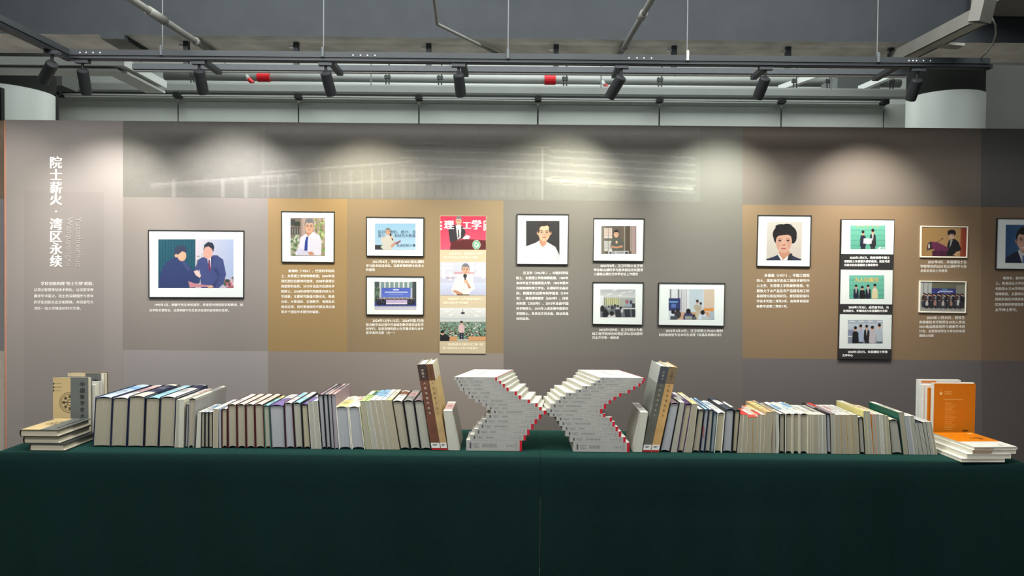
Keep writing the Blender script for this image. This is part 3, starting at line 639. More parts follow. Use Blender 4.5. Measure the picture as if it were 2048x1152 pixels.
def ph_group2():
    r = Ras(114, 76, (150, 152, 142)); r.rect(0, 0, .25, .5, (190, 194, 192)); r.rect(.06, 0, .08, .5, (120, 122, 118)); r.rect(.16, 0, .17, .5, (120, 122, 118)); r.rect(.25, 0, 1, .24, (112, 112, 92)); r.rect(.8, .1, 1, .45, (140, 140, 128))
    r.rect(.25, .22, .79, .42, (58, 60, 128)); r.rect(.42, .29, .72, .34, (200, 206, 236), .9); r.ell(.4, .35, .02, .03, (214, 216, 236)); r.ell(.3, .35, .016, .024, (90, 120, 190)); r.rect(.48, .38, .66, .395, (170, 180, 220), .8); r.rect(.48, .23, .6, .27, (90, 170, 206), .8)
    r.vg((150, 152, 148), (168, 168, 162), .72, 1)
    for k in range(26): small(r, .08 + k * .035, .38 + (k % 3) * .02, .48, [(36, 36, 42), (90, 60, 56), (60, 64, 76), (150, 146, 150), (40, 44, 60)][k % 5], None, (34, 34, 40))
    for k in range(9): x = .06 + k * .09; r.ell(x, .74, .03, .10, [(60, 64, 80), (196, 190, 186), (50, 50, 56), (176, 130, 120)][k % 4]); r.ell(x, .62, .014, .028, SK); r.ell(x, .60, .015, .022, HB); r.ell(x, .83, .022, .03, (44, 44, 50))
    r.rect(.82, .60, .86, .78, (230, 230, 226))
    return r.out(3)
def ph_portrait4():
    r = Ras(86, 92, (60, 96, 140)); r.hg((50, 84, 126), (84, 120, 160))
    r.poly([(0, .88), (.22, .74), (.40, .66), (.70, .66), (.9, .76), (1, .86), (1, 1), (0, 1)], (38, 44, 62)); r.poly([(.36, .68), (.46, .62), (.66, .62), (.72, .7), (.55, 1), (.50, 1)], (216, 220, 226)); r.poly([(.5, .8), (.56, .8), (.57, 1), (.5, 1)], (90, 120, 170))
    r.ell(.56, .62, .13, .12, SKD); face(r, .55, .40, .23, .29, skin=(224, 176, 152), glasses=True); r.ell(.55, .59, .09, .03, (240, 230, 224))
    return r.out(3)

def lerp4(c, u, v):
    a = [Vector((p[0], p[1])) for p in c]; return (a[0] * (1 - u) + a[1] * u) * (1 - v) + (a[3] * (1 - u) + a[2] * u) * v
def px4(c, Y): return [P(x, y, Y) for x, y in c]
def rectc(x0, y0, x1, y1): return [(x0, y0), (x1, y0), (x1, y1), (x0, y1)]
BLK = mat((34, 33, 34), .45, .05); MATB = mat((192, 199, 197), .5, .015, 200)
def framed(c, ph, art, label, group='framed photographs on the wall', border=BLK, bw=1.5, rise=.009, matm=MATB):
    """c outer corners px, ph photo corners px"""
    f0 = P(*c[3], YW); t = thing('framed_photo', (f0.x, YW, f0.z), label, 'picture', group)
    Yf = YW - rise; O = px4(c, Yf)
    ci = [(c[0][0] + bw, c[0][1] + bw), (c[1][0] - bw, c[1][1] + bw), (c[2][0] - bw, c[2][1] - bw), (c[3][0] + bw, c[3][1] - bw)]
    I = px4(ci, Yf); V = [*O, *I, *[p + Vector((0, rise - .0015, 0)) for p in O], *[p + Vector((0, .005, 0)) for p in I]]
    Fc = []
    for i in range(4):
        j = (i + 1) % 4
        Fc += [(i, i + 4, j + 4, j), (i, j, j + 8, i + 8), (i + 4, i + 12, j + 12, j + 4)]
    obj('frame', V, Fc, border, t)
    m4 = [p + Vector((0, .004, 0)) for p in I]
    mb = obj('mat_board', *slab(m4, .003), matm, t)
    if art is not None:
        print_mesh('photo_print', px4(ph, Yf + .0034), art(), mb)
    return t, Yf + .0028
framed([(296, 459.5), (488, 461), (487.5, 596), (297, 595.5)], rectc(316.5, 478.4, 467, 575.8), ph_handshake, 'largest framed photo, two men in dark suits shaking hands')
framed([(562, 422), (669, 423), (668.5, 525.4), (562.5, 524.5)], rectc(581, 436, 650, 511.7), ph_portrait1, 'framed portrait of grey-haired person in white shirt and blue tie, arms folded')
t, yy_ = framed([(732, 433.3), (848, 434.5), (847.6, 513.3), (732.3, 512.5)], rectc(749.8, 447, 831, 500), ph_speaker_blue, 'framed photo of a person with microphone before a pale blue screen')
text_px('screen_lettering', [('拓扑、流形、统计、自', 756, 831, 464), ('周三', 756, 770, 471.5), ('和研究大数据', 789, 831, 471.5), ('与流形和计算', 793, 831, 491)], yy_, (40, 60, 84), t, bold=.01)
framed([(732, 551.7), (848, 552.8), (847.5, 630.6), (732, 630)], rectc(749, 563.5, 832.7, 619.4), ph_group_blue, 'framed group photo before a large blue conference backdrop, on brown print')
framed([(1034, 427.6), (1138, 428.4), (1136.3, 529.5), (1033, 528.8)], rectc(1052.3, 441.5, 1119, 516.7), ph_portrait2, 'framed portrait of a person with glasses in a white shirt against black')
framed([(1187.2, 436), (1289.4, 436.7), (1287.6, 523.5), (1185.7, 522.5)], rectc(1202.5, 452, 1272.5, 507.7), ph_talk, 'framed photo of a person in olive polo shirt speaking beside posters')
framed([(1185.4, 563.8), (1287.6, 564.5), (1285.9, 650.6), (1184.4, 649)], rectc(1200.5, 579, 1270.8, 634.5), ph_office, 'framed photo of people seated in an open office, seen from behind')
framed([(1317.3, 565), (1450.7, 566.2), (1448.7, 652.9), (1316, 651.2)], rectc(1337.4, 578.5, 1428.8, 639.3), ph_meeting, 'framed photo of listeners round a meeting table before a blue screen')
framed([(1515.8, 429.7), (1623.7, 430.6), (1621.4, 534.2), (1513.3, 532.8)], [(1534.3, 444), (1604.6, 444), (1602.6, 520.5), (1532.4, 520.4)], ph_portrait3, 'framed portrait of a person with short black hair and dark suit')
framed([(1994.4, 436), (2100, 437.4), (2097, 540), (1991.4, 538.6)], [(2011.7, 449.4), (2081, 450), (2079, 526.5), (2010.5, 525.8)], ph_portrait4, 'framed portrait on blue ground cut by the right picture edge')
WB = mat((226, 222, 206), .5, .02)
for c, art, lb in (([(1841.3, 451.5), (1936.6, 452.8), (1934.7, 515.8), (1840.5, 514.7)], ph_lectern, 'white-bordered photo of a person speaking behind a purple lectern'),
                   ([(1839.2, 561.2), (1933.3, 562.6), (1932, 626), (1837.8, 624.7)], ph_group2, 'white-bordered group photo in front of a violet banner')):
    ph = [(c[0][0] + 2.6, c[0][1] + 2.6), (c[1][0] - 2.6, c[1][1] + 2.6), (c[2][0] - 2.6, c[2][1] - 2.6), (c[3][0] + 2.6, c[3][1] - 2.6)]
    framed(c, ph, art, lb, 'white-bordered photos on the wall', border=WB, bw=2.0, rise=.008, matm=WB)
# strip of three unframed photos on a tan board
f0 = P(880, 707, YW)
sa = thing('photo_strip', (f0.x, YW, f0.z), 'tall tan strip board with three stacked photos, red podium photo on top', 'picture')
c4 = px4([(879.7, 431.3), (972.6, 431.8), (971.4, 707.4), (879.2, 707)], YW - .004)
ba = obj('backing_board', *slab(c4, .003), mat((168, 156, 132), .55, .03, 200), sa)
for c, art in (((880.5, 432.2, 971.8, 499.3), ph_podium_red), ((880.5, 524, 971.6, 590.4), ph_mic), ((880, 615.8, 971.4, 681.8), ph_hall)):
    print_mesh('photo_print', px4(rectc(*c), YW - .0047), art(), ba)
text_px('banner_lettering', [('理', 888, 908, 450), ('工', 925, 942, 451), ('学', 943, 963, 450)], YW - .0055, (240, 226, 228), ba, bold=.05)
cc = (238, 228, 204)
for y0, xs, ls in ((507.6, (887.5, 964.8, 897.6, 955.5), ['2023年9月，袁锦昀院士在学', '校2023年新生开学典礼上致辞']), (598.2, (886, 965, 896.5, 936), ['袁锦昀院士在学校通识教育大', '讲堂为青年学子作报告']), (689.3, (885, 965, 896, 955), ['袁锦昀院士在韶关浈江第一届', '青少年科技节上为青少年做报告'])):
    para(xs[0], xs[1], xs[2], xs[3], y0, 7.7, ls, YW - .0050, cc, parent=ba)
# strip of three matted photos on a black board
f0 = P(1677, 718, YW)
sb = thing('photo_strip', (f0.x, YW, f0.z), 'tall black strip board with three white-matted photos and white captions', 'picture')
bb = obj('backing_board', *slab(px4([(1683, 438.3), (1789.5, 439.2), (1783, 718.8), (1676.7, 717.6)], YW - .012), .011), mat((40, 39, 40), .5, .05), sb)
for mc, pc, art in (([(1684, 440), (1788.3, 441), (1786.8, 508.8), (1682.6, 508)], (1701, 451, 1770.6, 498), ph_award),
                    ([(1681.8, 539.2), (1785.6, 540.3), (1784.2, 609), (1680.4, 608)], (1698.4, 550.5, 1768.4, 597.6), ph_four),
                    ([(1680, 628.5), (1783.6, 629.8), (1782.2, 698.2), (1678.6, 696.8)], (1695.8, 639.8, 1765.5, 686.6), ph_lab)):
    mb = obj('mat_board', *slab(px4(mc, YW - .0145), .003), MATB, sb)
    print_mesh('photo_print', px4(rectc(*pc), YW - .0152), art(), mb)
text_px('wall_lettering', [('为人民服务', 1709, 1758, 560)], YW - .0158, (196, 168, 92), mb, bold=.02)
for y0, dy, xs, ls in ((515.5, 7.3, (1688.5, 1779.7, 1699.5, 1756), ['2020年1月3日，我校敦聘中国工', '程院院士朱蓓薇为兼职教授。这是马宏', '伟校长向朱蓓薇院士颁发聘书']),
                       (614.8, 7.1, (1686.4, 1777.3, 1697, 1775), ['2020年1月3日，成洪波书记、马', '宏伟校长、李琳同志与朱蓓薇院士合影']),
                       (703.8, 6.9, (1685, 1775, 1695.8, 1705.7), ['2020年1月3日，朱蓓薇院士参观', '生环中心'])):
    para(xs[0], xs[1], xs[2], xs[3], y0, dy, ls, YW - .0132, (250, 250, 248), parent=bb, bold=.025)

# ------------------------------------------------------------------ lamp track frame
steel = mat((54, 59, 62), .5, .06, 8, metal=.2); black = mat((30, 33, 36), .45, .05)
TF = thing('steel_truss', (0, YT, 2.3), 'dark grey steel ladder frame carrying the spotlights below the beam', 'frame')
fa, fb = P(135, 106, YT), P(1975, 124, YT)
obj('front_rail', *beam(fa, fb, .035, .023), steel, TF)
la, lb_ = fa - Vector((0, 0, .021)), fb - Vector((0, 0, .021))
TR_ = thing('light_track', (0, YT, 2.27), 'long black power track under the front rail of the frame', 'track')
obj('track', *beam(la, lb_, .03, .014), black, TR_)
obj('track_lip', *beam(la - Vector((0, .017, .002)), lb_ - Vector((0, .017, .002)), .003, .004), mat((70, 76, 80), .3, metal=.6), TR_)
obj('end_cap', *beam(lb_, lb_ + Vector((.012, 0, 0)), .032, .018), mat((44, 48, 52), .4), TR_)
obj('end_cap', *beam(la - Vector((.012, 0, 0)), la, .032, .018), mat((44, 48, 52), .4), TR_)
ra, rb = P(268, 134.5, 3.26), P(1812, 146, 3.26)
obj('rear_rail', *beam(ra, rb, .035, .024), mat((70, 76, 80), .5), TF)
obj('rear_lip', *beam(ra - Vector((0, 0, .016)), rb - Vector((0, 0, .016)), .02, .006), mat((150, 152, 150), .4), TF)
nearL = Vector((fa.x, 1.7, fa.z))
obj('side_rail', *beam(nearL, fa + Vector((0, .02, 0)), .035, .023), steel, TF)
obj('side_track', *beam(nearL - Vector((0, 0, .021)), fa - Vector((0, -.02, .021)), .03, .014), black, TR_)
for x in (398, 657, 925, 1243, 1540, 1800):
    f = P(x, 113 + (x - 135) * .0098, YT); bk = Vector((f.x, 3.26, f.z - .004))
    obj('cross_piece', *beam(f, bk, .026, .018), steel, TF)
for x in (372, 592, 857, 1112, 1348, 1576, 1782):
    f = P(x, 136 + (x - 600) * .0095, 3.26); z0 = f.z
    obj('post', *boxv(f.x - .011, f.x + .011, 3.255, 3.275, z0, ZU), steel, TF)
    V, Fc = tube([(f.x - .03, 3.262, ZU - .018), (f.x - .012, 3.262, ZU - .018)], .007, 8)
    obj('anchor_bolt', V, Fc, mat((210, 212, 214), .25, metal=.7), TF)
for xs in ((160, 172, 186, 200), (706, 721, 735, 750), (1258, 1274, 1288, 1303), (1818, 1826, 1833, 1847, 1861)):
    for x in xs:
        p = P(x, 104.5 + (x - 135) * .0098, YT - .0178)
        obj('hole_disc', *tube([p, p + Vector((0, .003, 0))], .0028, 8), mat((225, 228, 226), .3), TF)  # bright discs added to stand for the holes in the rail
for k, (xt, xb_) in enumerate(((319, 325), (649, 647), (1021, 1016), (1377, 1374), (1754, 1754))):
    b = P(xb_, 98 + (xb_ - 135) * .0098, YT - .005)
    rd = thing('suspension_rod', b, 'thin pale hanging rod above the track, %s of five from the left' % ('first', 'second', 'third', 'fourth', 'last')[k], 'rod', 'rods holding the track frame')
    obj('rod', *tube([b, (b.x, b.y, 3.4)], .0022, 6), mat((104, 108, 110), .5), rd)
    obj('socket', *tube([b - Vector((0, .014, .026)), b + Vector((0, -.014, .014))], .006, 8), mat((176, 178, 172) if k == 3 else (84, 90, 94), .5), rd)
# conduits under the beam
def conduit(name, pts, r_, m, label):
    o = obj(name, *tube(pts, r_, 12), m, smooth=True); tag(o, label, 'pipe'); return o
cg = mat((112, 114, 111), .5, .08, 12)
ZC = 2.425
def along(x0, y0, x1, y1, z=ZC):
    a, b = PZ(x0, y0, z), PZ(x1, y1, z); d = (a - b).normalized(); return [a + d * 1.2, a, b, b - d * .15]
t = thing('ceiling_pipe', PZ(415, 98, ZC), 'pale pipe slanting across the upper left towards the track', 'pipe')
pts = along(265, 0, 415, 98); obj('pipe', *tube(pts, .0135, 12), cg, t, smooth=True)
q = pts[1].lerp(pts[2], .18); d = (pts[2] - pts[1]).normalized(); obj('coupling', *tube([q, q + d * .12], .0175, 12), cg, t, smooth=True)
q = pts[1].lerp(pts[2], .80); obj('clamp', *tube([q, q + d * .02], .018, 12), cg, t, smooth=True)
a, b, c = PZ(868, 0, ZC), PZ(874, 48, ZC), PZ(1004, 112, ZC)
pts = [a + (a - b) * 3, a, b + (a - b) * .12, b + (a - b) * .03, b, b + (c - b) * .04, b + (c - b) * .12, c, c + (c - b) * .1]
conduit('bent_conduit', pts, .0065, cg, 'thin bent conduit running down then right at upper centre')
t = thing('ceiling_pipe', PZ(1240, 108, ZC), 'pale pipe slanting across the upper right of centre', 'pipe')
pts = along(1303, 0, 1240, 108); obj('pipe', *tube(pts, .0115, 12), cg, t, smooth=True)
q = pts[1].lerp(pts[2], .20); d = (pts[2] - pts[1]).normalized(); obj('coupling', *tube([q, q + d * .05], .0155, 12), cg, t, smooth=True)
q = pts[1].lerp(pts[2], .85); obj('clamp', *tube([q, q + d * .02], .016, 12), cg, t, smooth=True)
# pale tray at the right and hanging cable
t = thing('cable_tray', PZ(1800, 112, 2.40), 'pale cable tray slanting up to the upper right corner', 'tray')
a, b = PZ(1806, 118, 2.40), PZ(1975, 34, 2.40); d = (b - a).normalized()
tr = mat((98, 99, 95), .6, .08, 10)
obj('tray_side', *beam(a, b, .010, .05), tr, t); obj('tray_side', *beam(a + Vector((-.06, 0, 0)), b + Vector((-.06, 0, 0)), .010, .05), tr, t)
obj('tray_base', *beam(a + Vector((-.03, 0, -.022)), b + Vector((-.03, 0, -.022)), .06, .006), mat((150, 151, 145), .6, .06), t)  # base coloured paler than the sides: light from below put into its colour
obj('riser', *beam(b + Vector((-.03, 0, -.02)), b + Vector((.03, -.12, .55)), .07, .045), tr, t)
q = a.lerp(b, .5); obj('bracket', *beam(q + Vector((-.02, 0, -.02)), q + Vector((.08, 0, -.025)), .05, .01), mat((150, 151, 145), .6), t)
cb = [PZ(1985, 38, 2.41)]
a = P(1985, 38, 2.85)
cb = [P(1984, 36, 2.80), P(1991, 50, 2.83), P(1992, 68, 2.87), P(1986, 88, 2.92), P(1974, 104, 2.98), P(1960, 118, 3.04)]
o = obj('hanging_cable', *tube(cb, .003, 8), mat((120, 122, 116), .6), smooth=True); tag(o, 'thin pale cable curving down beside the right end of the track', 'cable')

# ------------------------------------------------------------------ spotlights
LN = ('leftmost', 'second', 'third', 'fourth', 'fifth', 'sixth', 'seventh', 'last')
lamp_m = mat((33, 36, 39), .5, .06, 30)
LAMPS = [  # top px, bottom px, depth shift, power
    ((105, 127), (86, 163), 2.93, .045, 9),
    ((165, 140), (173, 187), YT, .055, 13), ((398, 141), (407, 187), YT, .055, 12), ((651, 145), (663, 190), YT, .055, 11),
    ((917, 149), (922, 192), YT, .050, 7), ((1243, 154), (1219, 194), YT, .060, 15), ((1531, 156), (1515, 196), YT, .055, 14), ((1835, 159), (1820, 199), YT, .055, 15)]
AIM = [None, (220, 460), (466, 420), (739, 455), (968, 640), (1114, 440), (1437, 445), (1726, 470)]
TINT = [(1, .93, .8), (1, .94, .86), (1, .95, .92), (1, .90, .68), (1, .96, .84), (1, .99, .80), (.97, 1, .86), (1, .94, .82)]
for i, (tp, bt, Y0, dy, pw) in enumerate(LAMPS):
    A, B = P(*tp, Y0), P(*bt, Y0 + dy); d = (B - A).normalized()
    zt = la.z + (lb_.z - la.z) * (A.x - la.x) / (lb_.x - la.x) - .007
    root = thing('track_spotlight', (A.x, Y0, zt), 'black cylinder spotlight on the track, %s from the left' % ('first' if i == 0 else LN[i] if i < 7 else 'eighth and last'), 'spotlight', 'spotlights on the track')
    sx = A.x + (.0 if i else 0)
    obj('adapter', *boxv(sx - .028, sx + .028, Y0 - .012, Y0 + .012, zt - .014, zt), mat((52, 57, 61), .5), root)
    obj('stem', *tube([(sx, Y0, zt - .012), A + d * .012], .006, 8), lamp_m, root)
    R_ = .0225
    V, Fc = tube([A - d * .001, A, A + d * .004, B - d * .002, B], [.016, R_ - .002, R_, R_, R_ - .001], 28)
    Fc = Fc[:-1]
    obj('body', V, Fc, lamp_m, root, smooth=False)
    obj('lens', *tube([B - d * .018, B - d * .014], R_ - .002, 20), mat((255, 244, 220), .3, emit=6.0), root)
    L = bpy.data.lights.new('spot_beam', 'SPOT'); L.energy = pw * 4.2; L.color = TINT[i]
    L.spot_size = math.radians(77); L.spot_blend = 1.0; L.shadow_soft_size = .015
    lo = bpy.data.objects.new('spot_beam', L); COL.objects.link(lo)
    lo.location = B + d * .004
    tgt = P(*AIM[i], YW) if AIM[i] else P(-160, 560, YW)
    dirv = (tgt - lo.location)
    lo.rotation_euler = dirv.to_track_quat('-Z', 'Y').to_euler()

# ------------------------------------------------------------------ cloth covered table
def zc(x): return ZT
cl_m = mat((9, 32, 31), .92, .10, 90, .35, bscale=500)
cb_ = cl_m.node_tree.nodes['Principled BSDF']; cb_.inputs['Sheen Weight'].default_value = .9; cb_.inputs['Sheen Roughness'].default_value = .35; cb_.inputs['Sheen Tint'].default_value = (.12, .5, .38, 1); cb_.inputs['Specular IOR Level'].default_value = .1
def tcloth(x0, x1, endl, endr, label):
    """front edge x from x0 to x1 (metres); top runs back to the rear edge"""
    nx = 70; prof = []
    yf, yb = 2.765, 3.262
    def yfr(x): return 2.782 - 0.010 * (x + 1.9) / 3.8 - .004
    pr = [(1, -.30), (1, -.02), (1, -.006), (.985, 0)] + [(1 - k / 10, 0) for k in range(1, 10)] + [(.02, 0), (.006, -.0015), (-.004, -.006), (-.012, -.016), (-.016, -.03)] + [(-.018, -.03 - k * .0385) for k in range(1, 19)]
    V = []; Fc = []; np_ = len(pr)
    for i in range(nx + 1):
        x = x0 + (x1 - x0) * i / nx; y0 = yfr(x)
        for v, dz in pr:
            y = y0 + (yb - y0) * v if v >= 0 else y0 + v; z = ZT + dz
            if v < 0 and dz < -.03:
                s = min(1, -dz / .4)
                y -= s * (.010 * math.sin(x * 7.0 + 1) + .006 * math.sin(x * 17 + dz * 3) + .004 * math.sin(x * 41 + 2)) + .012 * s
                y += .004 * math.exp(-((dz + .165 + .01 * math.sin(x * 2)) / .012) ** 2)
            V.append((x, y, max(z, .003)))
    for i in range(nx):
        for j in range(np_ - 1):
            a = i * np_ + j; Fc.append((a, a + 1, a + 1 + np_, a + np_))
    for e, i in ((endl, 0), (endr, nx)):
        if e:                                  # the end drop
            n0 = len(V); col = [V[i * np_ + j] for j in range(3, 15)]
            for p in col: V.append(p)
            for p in col: V.append((p[0] + (-.03 if i == 0 else .03), p[1], .004))
            for j in range(len(col) - 1): Fc.append((n0 + j, n0 + j + 1, n0 + 12 + j + 1, n0 + 12 + j))
    o = obj('tablecloth', V, Fc, cl_m, smooth=True, origin=Vector(((x0 + x1) / 2, 3.0, 0)))
    return tag(o, label, 'tablecloth', 'green tablecloths')
xl = PZ(-14, 907, ZT).x; xm = PZ(1080, 916, ZT).x; xr = PZ(2066, 932, ZT).x
tcloth(xl, xm + .001, True, False, 'dark green tablecloth draped to the floor under the left half of the books')
tcloth(xm + .0018, xr, False, True, 'dark green tablecloth draped to the floor under the right half of the books')
TZ = ZT + .0015

# ------------------------------------------------------------------ books
CR = dict(white=(226, 228, 220), cream=(228, 224, 200), ivory=(214, 212, 190), blue=(130, 176, 212), paleblue=(190, 208, 226), cyan=(150, 200, 216), navy=(32, 40, 66),
          black=(28, 30, 34), grey=(150, 150, 146), green=(60, 110, 84), lime=(176, 200, 130), yellow=(224, 214, 140), brown=(128, 76, 50), violet=(120, 104, 160), purple=(84, 60, 104),
          red=(214, 60, 52), pink=(216, 176, 172), mauve=(150, 130, 140), tan=(200, 172, 124), maroon=(78, 34, 38), teal=(30, 84, 84), orange=(228, 130, 20), darkgreen=(22, 92, 76), slate=(58, 66, 78), darkgrey=(62, 62, 62))
PG = dict(b=(160, 156, 137), g=(162, 163, 150), c=(160, 164, 168), y=(168, 162, 136), l=(186, 188, 174))
def pages_m(k): return mat(PG[k], .8, .045, 14, .2, stretch=(26, 1, 1.2), bscale=30)
def spine_art(base, alt, n, seed, dark=(70, 70, 74)):
    rr = np.random.RandomState(seed); a = np.ones((n, 7, 3)) * np.array(base, float)
    k0 = int(n * rr.uniform(.0, .25)); k1 = int(n * rr.uniform(.3, .8))
    if alt is not None: a[k0:k1] = alt
    j = int(n * .2)
    lum = a[:, :, :].mean()
    ink = dark if lum > 120 else (205, 205, 205)
    while j < n * .72:
        if rr.rand() < .6:
            a[j, 2:5] = a[j, 2:5] * .62 + np.array(ink) * .38
        j += 1
    return a
BOOKN = [0]
def upright(name, root_label, group, xb, xt, yt, yb, L, pg, cover, spine, alt=None, hard=False, bow=0.0, rnd=None, cat='book', Y0=YB, t=None):
    """book standing on its fore edge, spine up, head towards the camera. xb/xt: (left,right) px at foot and top"""
    BOOKN[0] += 1
    bl, br, tr_, tl = P(xb[0], yb, Y0), P(xb[1], yb, Y0), P(xt[1], yt, Y0), P(xt[0], yt, Y0)
    bl.z = br.z = TZ; zt = (tr_.z + tl.z) / 2; tr_.z = tl.z = zt
    g = .0004; bl.x += g; tl.x += g; br.x -= g; tr_.x -= g
    wd = tr_.x - tl.x; t = t or (min(.0026, wd * .12) if hard else min(.0009, wd * .1)); H = zt - TZ
    if rnd is None: rnd = hard and wd > .015
    root = thing(name, ((bl.x + br.x) / 2, Y0, TZ), root_label, cat, group)
    n = 6
    def side(a, b, off, k):
        s = k / n; x = a.x + (b.x - a.x) * s + off + bow * math.sin(math.pi * s * 1.5) * (1 if s < 1 else 1); return x, a.z + (b.z - a.z) * s
    hs = min(.006, wd * .25) if rnd else 0.0
    # boards
    parts = []
    for a, b, o1, o2 in ((bl, tl, 0, t), (br, tr_, -t, 0)):
        V = []; Fc = []
        for k in range(n + 1):
            x0, z = side(a, b, o1, k); x1 = x0 + (o2 - o1)
            z = min(z, zt - hs * .3)
            V += [(x0, Y0, z), (x1, Y0, z), (x1, Y0 + L, z), (x0, Y0 + L, z)]
        for k in range(n):
            q = k * 4
            Fc += [(q, q + 1, q + 5, q + 4), (q + 1, q + 2, q + 6, q + 5), (q + 2, q + 3, q + 7, q + 6), (q + 3, q, q + 4, q + 7)]
        Fc += [(0, 3, 2, 1), (n * 4, n * 4 + 1, n * 4 + 2, n * 4 + 3)]
        parts.append((V, Fc))
    V, Fc = merge(parts)
    obj('cover', V, Fc, mat(CR[cover] if isinstance(cover, str) else cover, .5, .06, 60), root)
    # spine strip along the top
    m = 6; arr = spine_art(CR[spine], CR[alt] if alt else None, max(14, int(L * 90)), BOOKN[0] * 13)
    nr = arr.shape[0]; V = []; cols = []
    for i in range(nr):
        y = Y0 + L * (1 - i / (nr - 1))
        for k in range(m + 1):
            s = k / m; x = tl.x + (tr_.x - tl.x) * s + bow * math.sin(math.pi * 1.5)
            V.append((x, y, zt - hs * (2 * s - 1) ** 2)); cols.append(arr[i, k])
    nt_ = len(V); st = max(t * .8, .0007)
    for i in range(nr):
        y = Y0 + L * (1 - i / (nr - 1))
        for k in range(m + 1):
            s = k / m; x = tl.x + (tr_.x - tl.x) * s + bow * math.sin(math.pi * 1.5)
            V.append((x, y, zt - hs * (2 * s - 1) ** 2 - st)); cols.append(CR[cover] if isinstance(cover, str) else cover)
    Fc = []
    for i in range(nr - 1):
        for k in range(m):
            a = i * (m + 1) + k; Fc.append((a, a + m + 1, a + m + 2, a + 1)); a += nt_; Fc.append((a, a + 1, a + m + 2, a + m + 1))
    for k in range(m):
        a = (nr - 1) * (m + 1) + k; Fc.append((a, a + nt_, a + nt_ + 1, a + 1)); Fc.append((k, k + 1, k + 1 + nt_, k + nt_))
    for i in range(nr - 1):
        for k in (0, m):
            a = i * (m + 1) + k; Fc.append((a, a + nt_, a + nt_ + m + 1, a + m + 1) if k == 0 else (a, a + m + 1, a + m + 1 + nt_, a + nt_))
    obj('spine', V, Fc, SPM, root, cols=cols)
    # page block
    ins = .0035 if hard else .0006; gap = (.004 if hard else .0008)
    V = []; Fc = []; m2 = 6
    hollow = .0045 if (hard and rnd) else st
    for yy_ in (Y0 + ins, Y0 + L - ins):
        for k in range(n + 1):
            x0, z = side(bl, tl, t, k); x1, _ = side(br, tr_, -t, k)
            for j in range(m2 + 1):
                s = j / m2; zz = z
                if k == 0: zz = TZ + (gap if hard else 0) + (((.0045 if wd < .055 else .0015) if rnd else .0) * (1 - (2 * s - 1) ** 2))
                if k == n: zz = zt - (hs + .0015 if rnd else st)
                V.append((x0 + (x1 - x0) * s, yy_, zz))
    q = (n + 1) * (m2 + 1)
    for k in range(n):
        for j in range(m2):
            a = k * (m2 + 1) + j; Fc += [(a, a + 1, a + m2 + 2, a + m2 + 1), (a + q, a + q + m2 + 1, a + q + m2 + 2, a + q + 1)]
    for k in (0, n):
        for j in range(m2): a = k * (m2 + 1) + j; Fc.append((a, a + q, a + q + 1, a + 1) if k == 0 else (a, a + 1, a + 1 + q, a + q))
    for j in (0, m2):
        for k in range(n): a = k * (m2 + 1) + j; b = a + m2 + 1; Fc.append((a, b, b + q, a + q) if j == 0 else (a, a + q, b + q, b))
    obj('pages', V, Fc, pages_m(pg), root)
    return root, (bl, br, tr_, tl, L, Y0)
SPM = mat(None, rough=.42, var=.03, scale=80)

ORD = ['first', 'second', 'third', 'fourth', 'fifth', 'sixth', 'seventh', 'eighth', 'ninth', 'tenth', 'eleventh', 'twelfth', 'thirteenth', 'fourteenth', 'fifteenth', 'sixteenth', 'seventeenth', 'eighteenth', 'nineteenth']
TENS = ['', '', 'twent', 'thirt', 'fort', 'fift']
CARD = ['', 'first', 'second', 'third', 'fourth', 'fifth', 'sixth', 'seventh', 'eighth', 'ninth']
def ordinal(n):
    if n < 20: return ORD[n - 1]
    return TENS[n // 10] + ('ieth' if n % 10 == 0 else 'y-' + CARD[n % 10])
NICE = dict(paleblue='pale blue', darkgreen='dark green', darkgrey='dark grey', lime='lime green')
def nice(c): return NICE.get(c, c)
